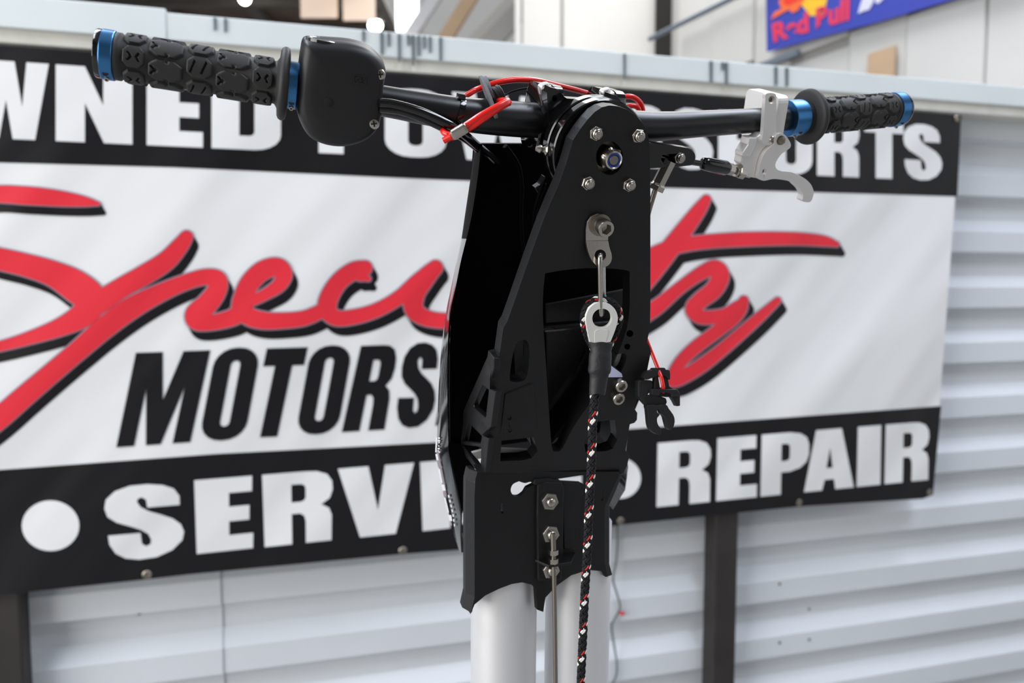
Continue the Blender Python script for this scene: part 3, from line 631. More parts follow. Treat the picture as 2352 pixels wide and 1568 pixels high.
# ---- glossy cover behind: rows of (pixel rim, pixel outer silhouette)
COV = UPR
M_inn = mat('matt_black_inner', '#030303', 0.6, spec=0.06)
rows = [(330, 1104, 1091), (380, 1100, 1085), (440, 1092, 1076), (500, 1082, 1067), (548, 1071, 1060), (600, 1058, 1049), (660, 1046, 1036), (720, 1033, 1024), (800, 1028, 1014), (900, 1027, 1007), (1000, 1029, 1004), (1040, 1031, 1002), (1090, 1040, 1011), (1140, 1050, 1021), (1180, 1057, 1031), (1225, 1057, 1042), (1268, 1059, 1056)]
def cover(name, rws, back, m):
    V = []; Fc = []
    for y, xr, xs in rws:
        c0, c1, c2 = 0.058, 0.092, 0.112
        ar, br = COV.ab(xr, y, c0); as_, bs = COV.ab(xs, y, c1)
        b2 = bs - 0.004
        q = [(ar + .0016, br, c0), (ar, br, c0 - .0004), ((ar + as_) / 2 - .0012, (br + bs) / 2, (c0 + c1) / 2), (as_, bs, c1), (as_ + .010, b2, c2)]
        left = [COV.w(*k) for k in q]
        inn = [COV.w(as_ + .012, b2, c2 - .003), COV.w(as_ + .0035, bs, c1 - .002), COV.w((ar + as_) / 2 + .002, (br + bs) / 2, (c0 + c1) / 2)]
        V += left + inn
    n = len(rws); w_ = 8
    for i in range(n - 1):
        for k in range(w_):
            k2 = (k + 1) % w_; Fc.append((i * w_ + k, i * w_ + k2, i * w_ + w_ + k2, i * w_ + w_ + k))
    Fc.append(tuple(range(w_))); Fc.append(tuple((n - 1) * w_ + k for k in range(w_)))
    return obj(name, mesh(name, V, Fc, m, 50), pole)
def interp(rws, n=40):
    ys = [r[0] for r in rws]; out = []
    P3 = cr([A(*r) for r in rws], 4); return [tuple(p) for p in P3]
cover('cover_side', interp(rows[4:]), False, M_gloss)
cover('cover_upper', interp(rows[:5]), False, M_inn)
# mirrored right wing, only its lower tip shows
V = []; Fc = []; rt = [(700, 1478), (900, 1450), (1040, 1436), (1075, 1441), (1100, 1438), (1128, 1434), (1150, 1420), (1170, 1408)]
for y, x in rt:
    a, b = COV.ab(x, y, 0.058); V += [COV.w(a, b, .058), COV.w(a + .002, b, .06), COV.w(a + .001, b, .10), COV.w(a - .004, b, .10)]
for i in range(len(rt) - 1):
    for k in range(4): k2 = (k + 1) % 4; Fc.append((i * 4 + k, i * 4 + k2, i * 4 + 4 + k2, i * 4 + 4 + k))
obj('cover_side', mesh('cover_side', V, Fc, M_gloss, 50), pole)
# inner back panel of the cover
slab('cover_back', [[(1090, 330), (1300, 330), (1480, 560), (1476, 900), (1440, 985), (1240, 1010), (1150, 1022), (1034, 1024), (1033, 900), (1034, 800), (1040, 720), (1064, 600), (1078, 500)]], COV, 0.104, 0.108, M_inn, pole)
slab('cover_floor', [[(1032, 1018), (1100, 1018), (1100, 1040), (1062, 1180), (1060, 1240), (1046, 1200), (1036, 1100)]], COV, 0.100, 0.104, M_inn, pole)
# inner wiring and ridge seen inside the cover
tube('inner_cable', cr([upx(1160, 335, .07), upx(1190, 380, .075), upx(1198, 430, .078), upx(1196, 480, .08), upx(1200, 560, .08), upx(1215, 640, .08)], 5), 0.0022, M_inn, pole, 10)
tube('inner_cable', cr([upx(1250, 420, .06), upx(1232, 470, .065), upx(1226, 520, .07), upx(1232, 600, .07)], 5), 0.0022, M_inn, pole, 10)
# sticker scraps on the cover's outer side
def sticker(x0, y0, x1, y1, m, t0, t1):
    V = []
    for y, t in ((y0, t0), (y0, t1), (y1, t1), (y1, t0)):
        k = np.interp(y, [r[0] for r in rows], range(len(rows))); i = int(k); f = k - i; j = min(i + 1, len(rows) - 1)
        xr = rows[i][1] * (1 - f) + rows[j][1] * f; xs = rows[i][2] * (1 - f) + rows[j][2] * f
        ar, br = COV.ab(xr, y, .058); as_, bs = COV.ab(xs, y, .092)
        bow = -.0012 * (1 - (2 * t - 1) ** 2)
        V.append(COV.w(as_ + (ar - as_) * t - .0012 + bow, bs + (br - bs) * t, .092 + (.058 - .092) * t))
    obj('sticker', mesh('sticker', V, [(0, 1, 2, 3)], m), pole)
M_stw = mat('sticker_white', '#e6e6ea', 0.3); M_stp = mat('sticker_pink', '#8f7d86', 0.3)
for k, (y0, y1, m_, t0, t1) in enumerate([(1004, 1038, M_stw, .02, .18), (1042, 1056, M_stw, .02, .25), (1040, 1074, M_stp, .28, .40), (1060, 1072, M_stp, .05, .25), (1076, 1108, M_stw, .03, .22), (1112, 1126, M_stw, .05, .38), (1128, 1140, M_stp, .05, .3), (1142, 1176, M_stw, .03, .22), (1182, 1196, M_stw, .05, .4), (1198, 1206, M_stp, .05, .3), (1078, 1120, M_stp, .34, .40)]):
    sticker(0, y0, 0, y1, m_, t0, t1)
for y, t0, t1 in ((1004, .30, .48), (1010, .26, .50), (1014, .36, .46), (1022, .33, .42), (1028, .28, .46), (1033, .26, .36), (1036, .40, .48)):
    sticker(0, y, 0, y + 3, M_stw, t0, t1)
for i in range(7): sticker(0, 1136 + i * 11, 0, 1142 + i * 11, M_stw, .48 + .01 * i, .58 + .01 * i)

# ------------------------------------------------------------------ handlebar
hb = [(228, 123, .555, 11.2), (665, 195, .592, 11.2), (880, 232, .612, 11.6), (965, 247, .621, 12.4), (1050, 261, .630, 13.2), (1150, 271, .645, 14.0), (1250, 278, .664, 14.3), (1395, 287, .695, 14.3), (1480, 291, .709, 13.6), (1540, 289, .718, 12.6), (1600, 285, .727, 12.0), (1700, 279, .744, 11.4), (1800, 273, .760, 11.1), (1878, 267, .775, 11.1), (2062, 251, .810, 11.1)]
HB = [P(x, y, d) for x, y, d, r_ in hb]
bar = thing('handlebar', P(1395, 287, .695), 'black handlebar with patterned rubber grips, blue clamps, control housing and silver lever', 'handlebar')
pts4 = cr([np.append(p, h[3] / 1000) for p, h in zip(HB, hb)], 6)
tube('bar', [p[:3] for p in pts4], [p[3] for p in pts4], M_satin, bar, 32)
def arm(i, j): return HB[i], HB[j]
def on_arm(p0, p1, x):
    """point of the line p0-p1 whose pixel column is x"""
    k = (x - CX) / F; a = (p0 - CAM); d = p1 - p0
    s = (k * (a @ FW) - a @ RT) / (d @ RT - k * (d @ FW)); return p0 + d * s
def grip(p0, p1, X, sgn):
    """X: pixel columns outer end, ring, ring end, tread start, tread end, flange, ring, ring end"""
    q = [on_arm(p0, p1, x) for x in X]; d = nrm(q[-1] - q[0]); L = [np.linalg.norm(k - q[0]) for k in q]
    fr = axisM(q[0], d)
    rc = 0.0152
    g = obj('grip', lathemesh('grip', [(rc + .0005, L[2]), (rc + .001, L[2] + .0006), (rc + .001, L[3] - .001), (rc, L[3]), (rc, L[4]), (rc + .0008, L[5] - .0025), (rc + .003, L[5] - .0012), (.0232, L[5] - .0008), (.0253, L[5] + .0002), (.0263, L[5] + .002), (.0262, L[5] + .004), (.025, L[5] + .0055), (.022, L[5] + .0061), (rc + .0005, L[5] + .0066), (rc, L[6])], M_rub, 48, 50), bar, fr, label='black rubber grip with raised block tread')
    e = obj('end_cap', lathemesh('end_cap', [(.0125, 0), (.0162, .0002), (.0166, .0012), (.0166, L[1] - .0002), (.014, L[1])], M_gloss, 40), g, fr)
    for a_, b_ in ((L[1], L[2]), (L[6], L[7])):
        obj('clamp_ring', lathemesh('clamp_ring', [(.0115, a_), (.0166, a_), (.0170, a_ + .0005), (.0170, b_ - .0005), (.0166, b_), (.0115, b_)], M_blue, 48), g, fr, label='blue anodized clamp ring')
        mid = (a_ + b_) / 2
        # pinch screw on the lower front
        an = R(62) if sgn > 0 else R(70)
        pz = q[0] + d * mid; out_ = nrm(UPR.n - d * (UPR.n @ d)); dn = nrm(-UPR.v - d * (-UPR.v @ d))
        dirn = out_ * math.cos(an) + dn * math.sin(an); tang = nrm(np.cross(d, dirn))
        obj('pinch_screw', lathemesh('pinch_screw', [(.0016, -.002), (.0016, .0022), ((.0009,), .0022), ((.0008,), .0008)], M_steel, 16, 25), g, axisM(pz + dirn * .0165, nrm(out_ * .9 + dn * .4)))
        obj('pinch_slot', lathemesh('pinch_slot', [(.0021, -.001), (.0021, .0003)], M_gloss, 16), g, axisM(pz + (out_ * math.cos(R(38)) + dn * math.sin(R(38))) * .0169, out_))
    # tread blocks: height field patches round the core
    T0, T1 = L[3] + .0006, L[4] - .0004; n = 5; lens = [0.72, 1.1, 0.86, 1.1, 0.72]; tot = sum(lens); s_ = T0; gap_ = .0016; NA = 6
    for ci in range(n):
        s1 = s_ + (T1 - T0) * lens[ci] / tot
        kind = ('x', 'c', 's', 'c', 'x')[ci]
        V = []; Fc = []; nx, ny = 30, 20; H = .0021
        for i in range(nx + 1):
            for j in range(ny + 1):
                x = -1 + 2 * i / nx; y = -1 + 2 * j / ny
                ed = min(1 - abs(x), 1 - abs(y), (1.52 - abs(x) - abs(y)) * .8)
                if kind == 'c': ed = min(ed, max(abs(x - .05) - .03, (1 - abs(y)) - .22))
                h = max(0.0, min(1.0, ed / .10))
                if kind == 'x':
                    for cx_, sg in ((-.2, -1), (.25, 1)):
                        if abs(abs(y) * .8 - sg * (x - cx_)) < .10 and abs(y) < .34: h = min(h, .35)
                elif kind == 'c':
                    if abs(abs(y) * .7 + (x + .55)) < .09 and abs(y) < .35: h = min(h, .35)
                else:
                    if abs(x - .35 + y * .35) < .07 and abs(y) < .55: h = min(h, .35)
                    if abs(x + .5 + y * .3) < .06 and abs(y) < .55: h = min(h, .35)
                th = 2 * math.pi / NA * .5 * .90 * y; r_ = rc - .0004 + (H + .0004) * (h * h * (3 - 2 * h))
                z = s_ + gap_ / 2 + (s1 - s_ - gap_) * (x + 1) / 2
                V.append((r_ * math.cos(th), r_ * math.sin(th), z))
        for i in range(nx):
            for j in range(ny): Fc.append((i * (ny + 1) + j, i * (ny + 1) + j + 1, (i + 1) * (ny + 1) + j + 1, (i + 1) * (ny + 1) + j))
        me = mesh('tread_block', V, Fc, M_rub, 60)
        for k in range(NA):
            obj('tread_block', me, g, fr @ Matrix.Rotation(2 * math.pi * (k + (.5 if ci % 2 else .12)) / NA, 4, 'Z'))
        s_ = s1
    return g
grip(HB[0], HB[1], (222, 236, 266, 284, 632, 643, 662, 684), 1)
grip(HB[14], HB[12], (2070, 2064, 2046, 2038, 1882, 1862, 1838, 1806), -1)

# ---- control housing on the left arm
aL = nrm(HB[2] - HB[1])
HS = Fr(on_arm(HB[1], HB[2], 785), aL, UPR.n)
hout = cr([(697, 96), (712, 91), (760, 93), (805, 97), (840, 107), (864, 123), (880, 143), (886, 163), (883, 186), (879, 215), (876, 262), (868, 292), (850, 314), (822, 329), (785, 336), (745, 331), (712, 314), (692, 285), (681, 250), (680, 215), (685, 165), (691, 120)], 4, True)
def puffy(name, loop, fr, layers, m, parent, c_read):
    ab = [np.array(fr.ab(x, y, c_read)) for x, y in loop]; ctr = sum(ab) / len(ab); V = []; Fc = []; k = len(ab)
    for sc, c in layers: V += [fr.w(*(ctr + (q - ctr) * sc), c) for q in ab]
    for i in range(len(layers) - 1):
        for j in range(k): j2 = (j + 1) % k; Fc.append((i * k + j, i * k + j2, i * k + k + j2, i * k + k + j))
    Fc.append(tuple(range(k))); Fc.append(tuple((len(layers) - 1) * k + j for j in range(k)))
    return obj(name, mesh(name, V, Fc, m, 50), parent)
hz = puffy('control_housing', hout, HS, [(.30, -.0222), (.60, -.0219), (.80, -.0210), (.91, -.0190), (.97, -.0155), (1.0, -.009), (1.0, .001)], M_plas, bar, -.009)
puffy('housing_back', hout, HS, [(1.0, .0012), (1.02, .004), (1.02, .016), (.95, .022), (.7, .024)], M_plas, hz, -.009)
# moulded top recess with red button
tp = HS.px(744, 96, -.004); obj('button_recess', lathemesh('button_recess', [(.013, -.001), (.013, .0012), (.011, .0016), (.0095, .0002), (.006, -.0004)], M_gloss, 32), hz, axisM(tp + HS.v * .0004, HS.v))
obj('button', lathemesh('button', [(.0055, 0), (.0055, .0008), (.004, .0012)], M_red, 24), hz, axisM(tp, HS.v))
scm = lathemesh('cross_screw', [(.0040, -.003), (.0040, .0010), (.0034, .0022), (.0018, .0028)], M_steel, 28)
M_hole = mat('hole_shade', '#050505', 0.8)  # shade of holes and recesses put into one near-black colour
for x, y, c_ in ((873, 171, -.0180), (859, 284, -.0200)):
    sc = obj('cross_screw', scm, hz, HS.M(HS.px(x, y, c_)))
    for rr_ in (0.3, 0.3 + math.pi / 2):
        m4 = HS.M(HS.px(x, y, c_ - .0024), 1, rr_)
        me = boxmesh('cross_recess_bar', (0, 0, 0), EX, (.0023, .0006, .0006), M_hole); obj('cross_recess_bar', me, sc, m4)  # dark bars on the head; the recess shade is in their colour
obj('drain_hole_disc', lathemesh('drain_hole_disc', [(.0031, -.004), (.0031, .0001), (.0028, .0002), (.0005, .0002)], M_hole, 24), hz, HS.M(HS.px(754, 235, -.0227)))  # dark disc set proud, its colour standing for the shaded hole
# embossed mark: thin framed rectangle with a hooked arrow
fe = -.0225
slab('embossed_frame', [[(813, 171), (842, 176), (841, 195), (812, 190)], [(815, 173.5), (839.5, 178), (838.5, 192.5), (814.5, 188)]], HS, fe - .0002, fe + .002, M_plas, hz)
slab('embossed_mark', [cr([(817, 178), (823, 176), (829, 180), (828, 186), (822, 189), (817, 185)], 3, True), circ(822.5, 182.5, 3.2, 3.6, 10)], HS, fe - .0002, fe + .002, M_plas, hz)
slab('embossed_mark', [[(828, 186), (838, 176), (838.5, 190), (836, 190), (835.5, 181), (829, 188)]], HS, fe - .0002, fe + .002, M_plas, hz)
slab('cable_notch', [[(866, 203), (877, 201), (872, 248), (862, 254)]], HS, -.0195, -.004, M_plas, hz, bevel=.001)
# wiring leaving the housing
tube('control_cable', cr([P(872, 236, .594), P(907, 240, .597), P(964, 256, .601), P(1010, 276, .606), P(1044, 294, .612), P(1070, 312, .628), P(1100, 338, .66), P(1140, 372, .70)], 6), .0036, M_cable, bar, 16)
tube('control_cable', cr([P(872, 250, .597), P(920, 256, .600), P(975, 275, .605), P(1020, 296, .612), P(1050, 310, .622), P(1082, 330, .65), P(1130, 372, .69)], 6), .0028, M_cable, bar, 16)
# zip tie
zt = on_arm(HB[2], HB[4], 1052); za = nrm(HB[4] - HB[2])
obj('zip_tie', lathemesh('zip_tie', [(.0130, -.0022), (.0148, -.0022), (.0150, 0), (.0148, .0022), (.0130, .0022)], M_gloss, 40), bar, axisM(zt + UPR.v * -.0008, za + A(0.0, 0, -.12)))
box('zip_tie_head', zt + UPR.v * .0140 + UPR.n * .004, (za, UPR.n, UPR.v), (.003, .0035, .002), M_gloss, bar, bevel=.0006)
# ---- bar mount: two clamps and a bridge
bridge = [(1262, 300), (1258, 240), (1256, 212), (1264, 200), (1276, 203), (1288, 212), (1296, 222), (1302, 226), (1390, 232), (1398, 230), (1402, 222), (1404, 216), (1414, 218), (1424, 228), (1430, 246), (1434, 300)]
slab('mount_bridge', [bridge, circ(1274, 226, 6, 8, 14), circ(1413, 238, 4, 6, 12)], UPR, .040, .052, M_gloss, bar, bevel=.0015)
for xa, xb in ((1226, 1272), (1364, 1412)):
    pa, pb = on_arm(HB[6], HB[7], xa), on_arm(HB[6], HB[7], xb); dd = nrm(pb - pa); ln = np.linalg.norm(pb - pa)
    cf = Fr(pa, UPR.n, -dd)       # clamp profile seen along the bar
    prof = rr(-.021, -.024, .012, .0295, .008, .010, 4)
    V = []; Fc = []; k = len(prof)
    up_ = nrm(UPR.v - dd * (UPR.v @ dd)); nn = nrm(UPR.n - dd * (UPR.n @ dd))
    for t_, sc_ in ((0, .9), (.08, 1), (.44, 1), (.47, .95), (.5, .95), (.53, 1), (.92, 1), (1, .9)):
        V += [pa + dd * ln * t_ + nn * a_ * sc_ + up_ * b_ * sc_ for a_, b_ in prof]
    for i in range(7):
        for j in range(k): j2 = (j + 1) % k; Fc.append((i * k + j, i * k + j2, i * k + k + j2, i * k + k + j))
    Fc.append(tuple(range(k))); Fc.append(tuple(7 * k + j for j in range(k)))
    cb = obj('bar_clamp', mesh('bar_clamp', V, Fc, M_gloss, 40), bar)
    pt = pa + dd * ln * .12 + up_ * .0275 + nn * .004
    obj('clamp_bolt', lathemesh('clamp_bolt', [(.0050, -.004), (.0050, .0015), (.0042, .0028), (.0025, .003)], M_alu, 24), cb, axisM(pt, up_ - dd * .5))
# ---- throttle lever on the right arm
aR = nrm(HB[12] - HB[11]); LV = Fr(on_arm(HB[11], HB[12], 1768), aR, UPR.n)
# clamp loop: profile in the plane across the bar, 11 mm wide
cu = nrm(LV.n); cv = LV.v; lo_ = LV.o
prof = rr(-.034, -.0215, .0165, .0240, .006, .006, 4); hole = circ(0, 0, .0116, .0116, 28)
cfr = Fr(lo_ - aR * .0005, cu, -aR)       # u towards the viewer, n along -bar
lever = thing_part = slab('throttle_clamp', [[(a_, b_ * (1 if cfr.v @ cv > 0 else -1)) for a_, b_ in prof], hole], cfr, -.0055, .0055, M_cast_alu, bar, px=False, bevel=.0012, label='silver lever clamp round the bar')
slab('clamp_strap', [cr([(1758, 226), (1759, 216), (1770, 213), (1782, 217), (1783, 232)], 3) + cr([(1783, 315), (1780, 328), (1770, 334), (1758, 332), (1750, 322)], 3) + [(1753, 300)], circ(1773, 229, 8, 9, 16)], LV, -.0195, -.0150, M_cast_alu, lever, bevel=.0012)
obj('clamp_screw', lathemesh('clamp_screw', [(.0036, -.004), (.0036, .0005), (.0030, .0012), ((.0019,), .0012), ((.0017,), 0.0)], M_steel, 24, 25), lever, LV.M(LV.px(1774, 321, -.0195)))
obj('clamp_screw', lathemesh('clamp_screw', [(.0030, -.006), (.0030, -.002), ((.0018,), -.002), ((.0016,), -.004)], M_steel, 24, 25), lever, LV.M(LV.px(1773, 229, -.0195)))
perch = [(1750, 306), (1741, 314), (1736, 316), (1727, 316), (1721, 316), (1718, 330), (1705, 352), (1705, 362), (1702, 375), (1709, 383), (1706, 404), (1742, 410), (1752, 375), (1768, 346), (1782, 336), (1776, 306)]
slab('lever_perch', [perch], LV, -.0165, -.004, M_cast_alu, lever, bevel=.0012)
slab('perch_block', [[(1722, 316), (1739, 317), (1735, 335), (1722, 360), (1706, 360), (1707, 350), (1719, 332)]], LV, -.0185, -.006, M_cast_alu, lever, bevel=.0008)
blade = cr([(1780, 316), (1786, 308), (1796, 306), (1806, 313), (1816, 329), (1815, 339), (1806, 346), (1795, 354), (1786, 366), (1781, 378), (1784, 388), (1796, 393), (1816, 395), (1832, 401), (1850, 411), (1863, 424), (1869, 440), (1867, 453), (1861, 463), (1850, 463), (1843, 460), (1845, 448), (1838, 434), (1826, 423), (1812, 416), (1798, 413), (1776, 411), (1754, 415), (1741, 408), (1743, 394), (1748, 370), (1757, 350), (1770, 337), (1779, 328)], 3, True)
slab('throttle_lever', [blade, [(1752, 390), (1757, 387), (1762, 390), (1761, 398), (1757, 402), (1757, 414), (1753, 414), (1754, 402), (1751, 397)]], LV, -.0215, -.0168, M_cast_alu, lever, bevel=.0012, label='silver curved finger lever')
slab('lever_return', [cr([(1867, 453), (1861, 464), (1849, 464), (1842, 460), (1845, 448), (1838, 434), (1826, 423), (1832, 420), (1850, 434), (1856, 446)], 2, True)], LV, -.0170, -.0085, M_cast_alu, lever, bevel=.001)
obj('pivot_bolt', lathemesh('pivot_bolt', [(.0044, -.004), (.0044, .0004), ((.0034,), .0004), ((.0034,), .0026), (.0025, .003)], M_dsteel, 36, 25), lever, LV.M(LV.px(1793, 322, -.0215)))
# cable adjuster and boot
ap = [(1597, 373), (1611, 374), (1672, 387), (1718, 398)]
AP = [LV.px(x, y, -.011) for x, y in ap]; ad = nrm(AP[3] - AP[2])
tube('throttle_cable', cr([P(1470, 350, .70), P(1540, 366, .716), P(1580, 371, .728), AP[1] + (AP[2] - AP[1]) * .3], 6), .0028, M_cable, bar, 12)
bl = np.linalg.norm(AP[2] - AP[1])
obj('rubber_boot', lathemesh('rubber_boot', [(.0035, 0), (.0055, .0015), (.0063, .005), (.0066, bl * .5), (.0068, bl * .9), (.0055, bl)], M_cable, 28, 50), bar, axisM(AP[1], AP[2] - AP[1]))
sl = np.linalg.norm(AP[3] - AP[2])
obj('cable_adjuster', lathemesh('cable_adjuster', [((.0050,), -.002), ((.0050,), sl * .22), (.0036, sl * .25), (.0036, sl * .34), (.0056, sl * .36), (.0058, sl * .42), (.0040, sl * .46), ((.0058,), sl * .52), ((.0058,), sl * .78), (.0040, sl * .82), (.0040, sl * 1.1)], M_steel, 36, 25), bar, axisM(AP[2], AP[3] - AP[2]))
# ---- steering arm bracket with link rod behind the plate
ARM = Fr(P(1545, 358, .705), uP, UPR.n)
arm_o = slab('steering_arm', [[(1470, 325), (1493, 327), (1580, 340)] + cr([(1586, 342), (1595, 350), (1598, 361), (1595, 373), (1587, 380)], 3) + [(1560, 383), (1470, 388)], cr([(1522, 356), (1560, 354), (1571, 361), (1560, 371), (1524, 376)], 2, True)], ARM, 0, .010, M_gloss, pole, bevel=.0015)
slab('steering_arm_web', [[(1470, 330), (1590, 346), (1590, 376), (1470, 384)]], ARM, .0075, .012, M_gloss, pole)
obj('lock_nut', NUT6, pole, ARM.M(ARM.px(1558, 361, .003), 0.95, .4))
obj('ball_stud', lathemesh('ball_stud', [(.002, -.004), (.005, -.002), (.0062, .002), (.005, .006), (.002, .008)], M_steel, 24, 50), pole, axisM(ARM.px(1543, 335, .004), A(0, 0, 1)))
ra, rb = P(1531, 384, .712), P(1505, 436, .718); rd = rb - ra; rl = np.linalg.norm(rd)
obj('link_rod_end', lathemesh('link_rod_end', [((.0052,), -.006), ((.0052,), rl * .70), (.0060, rl * .72), (.0064, rl * .78), ((.0066,), rl * .80), ((.0066,), rl * 1.0)], M_steel, 36, 25), pole, axisM(ra, rd))
tube('link_rod', [rb, P(1493, 475, .723), P(1470, 560, .735)], .0024, M_dsteel, pole, 10)

# ------------------------------------------------------------------ red lanyard round the bar
lan = thing('lanyard', P(1100, 290, .60), 'glossy red vinyl cord looped over the handlebar with silver crimp and black plug', 'cord')
RD = .0024
tube('red_cord', cr([P(1034, 311, .603), P(1072, 287, .600), P(1104, 266, .600), P(1140, 246, .603), P(1160, 236, .607), P(1165, 232, .613), P(1150, 232, .625), P(1120, 240, .645)], 6), RD * 1.1, M_red, lan, 14)
tube('red_cord', cr([P(1036, 316, .605), P(1076, 295, .602), P(1106, 275, .601), P(1142, 250, .604), P(1163, 238, .608), P(1168, 236, .615)], 6), RD * 1.1, M_red, lan, 14)
tube('red_cord', cr([P(1038, 309, .606), P(1026, 308, .606), P(1017, 300, .610), P(1019, 284, .630), P(1035, 255, .655), P(1062, 226, .665), P(1080, 214, .664), P(1099, 204, .660), P(1141, 190, .662), P(1187, 183, .668), P(1232, 185, .676), P(1278, 196, .690), P(1324, 207, .705), P(1359, 217, .718), P(1400, 226, .728), P(1428, 223, .732), P(1450, 222, .734), P(1468, 233, .738), P(1476, 250, .742), P(1478, 275, .745)], 6), RD, M_red, lan, 14)
tube('red_cord', cr([P(1400, 262, .735), P(1432, 248, .735), P(1452, 243, .736), P(1466, 249, .738), P(1470, 270, .742)], 6), RD, M_red, lan, 14)
c0_, c1_ = P(1073, 291, .5985), P(1036, 313, .6015); cdv = nrm(c1_ - c0_); cn_ = nrm(np.cross(cdv, UPR.n)); 
box('crimp_sleeve', (c0_ + c1_) / 2, (cdv, cn_, np.cross(cdv, cn_)), (np.linalg.norm(c1_ - c0_) / 2, .0042, .0027), M_steel, lan, bevel=.0022)
tube('cord_end', [P(1040, 312, .604), P(1019, 323, .606)], RD * 1.05, M_red, lan, 14)
# grey plug on the bar: flat oval flange seen edge on, ribbed black body
pc = P(1134, 222, .632); pdir = nrm(P(1150, 212, .634) - P(1118, 230, .632)); 
obj('ribbed_plug', lathemesh('ribbed_plug', [(.0062, -.004), (.0072, -.003), (.0072, -.001), (.0066, -.0006), (.0066, .0004), (.0073, .0008), (.0073, .0026), (.0066, .003), (.0066, .004), (.0070, .0044), (.0070, .0066), (.0060, .0074)], mat('dark_rubber', '#141211', .5), 32, 30), lan, axisM(pc, pdir))
fl0, fl1 = P(1103, 176, .636), P(1141, 270, .620); fd = nrm(fl1 - fl0); fn = nrm(pdir - fd * (pdir @ fd)); fs = np.cross(fd, fn); fh = np.linalg.norm(fl1 - fl0) / 2; fc = (fl0 + fl1) / 2
ov = [(fh * math.cos(t_) , .008 * math.sin(t_)) for t_ in np.linspace(0, 2 * math.pi, 28, endpoint=False)]
FF = Fr(fc, fd, fn)
slab('plug_flange', [ov], FF, -.0012, .0012, M_grey, lan, px=False, bevel=.0004)
slab('plug_flange', [[(a_ * .55 - fh * .35, b_ * .9) for a_, b_ in ov]], FF, -.0040, -.0012, M_grey, lan, px=False, bevel=.0004)
# thin black wire arching behind
tube('thin_wire', cr([P(1150, 226, .66), P(1170, 213, .67), P(1200, 204, .68), P(1230, 202, .69)], 5), 0.0009, M_inn, lan, 8)

# ------------------------------------------------------------------ carabiner, rope
car = thing('carabiner', P(1380, 724, .63), 'slim stainless carabiner hooked through the steel tab above the white thimble', 'carabiner')
ct, cb_ = TABF.px(1379, 590, -.0005), UPR.px(1381, 718, -.010)
cx_d = nrm(cb_ - ct); nn = nrm(UPR.n - cx_d * (UPR.n @ cx_d)); ss_ = np.cross(cx_d, nn)
L_ = np.linalg.norm(cb_ - ct); w_ = .0062
side_ = nrm(nn * .85 + uP * -.50)
loop = []
for t_ in np.linspace(0, 2 * math.pi, 40, endpoint=False):
    x_ = math.cos(t_); y_ = math.sin(t_)
    loop.append((ct + cb_) / 2 + cx_d * (np.sign(x_) * abs(x_) ** .55 * (L_ / 2 + .0015)) + side_ * (np.sign(y_) * abs(y_) ** .55 * w_))
loop.append(loop[0])
tube('carabiner_loop', loop, .0021, M_steel, car, 12)
mid_ = (ct + cb_) / 2 - side_ * w_ + uP * .0015
tube('gate', [mid_ - cx_d * L_ * .33, mid_ + cx_d * L_ * .25], .0023, M_alu, car, 12)
obj('gate_pin', lathemesh('gate_pin', [(.0008, -.003), (.0008, .003)], M_dsteel, 10), car, axisM(mid_ + cx_d * L_ * .24, uP))

rope = thing('tow_rope', P(1335, 1568, .69), 'black braided rope with white and red flecks and white thimble hanging down the pole', 'rope')
TC = -.012
TF = Fr(UPR.px(1383, 731, TC), uP, UPR.n)
tear = cr([(1355, 786), (1348, 752), (1346, 728), (1354, 708), (1368, 697), (1384, 695), (1402, 700), (1415, 714), (1419, 734), (1413, 758), (1401, 788)], 4)
holeT = circ(1383, 731, 22.5, 22.5, 28)
th_ = slab('thimble', [tear + [(1400, 790), (1356, 788)], holeT], TF, -.0046, -.0012, M_white, rope, bevel=.0012, seg=3)
slab('thimble_lip', [cr([(1366, 786), (1367, 760), (1383, 758), (1397, 760), (1390, 788)], 3)], TF, -.0050, -.0042, M_white, th_)
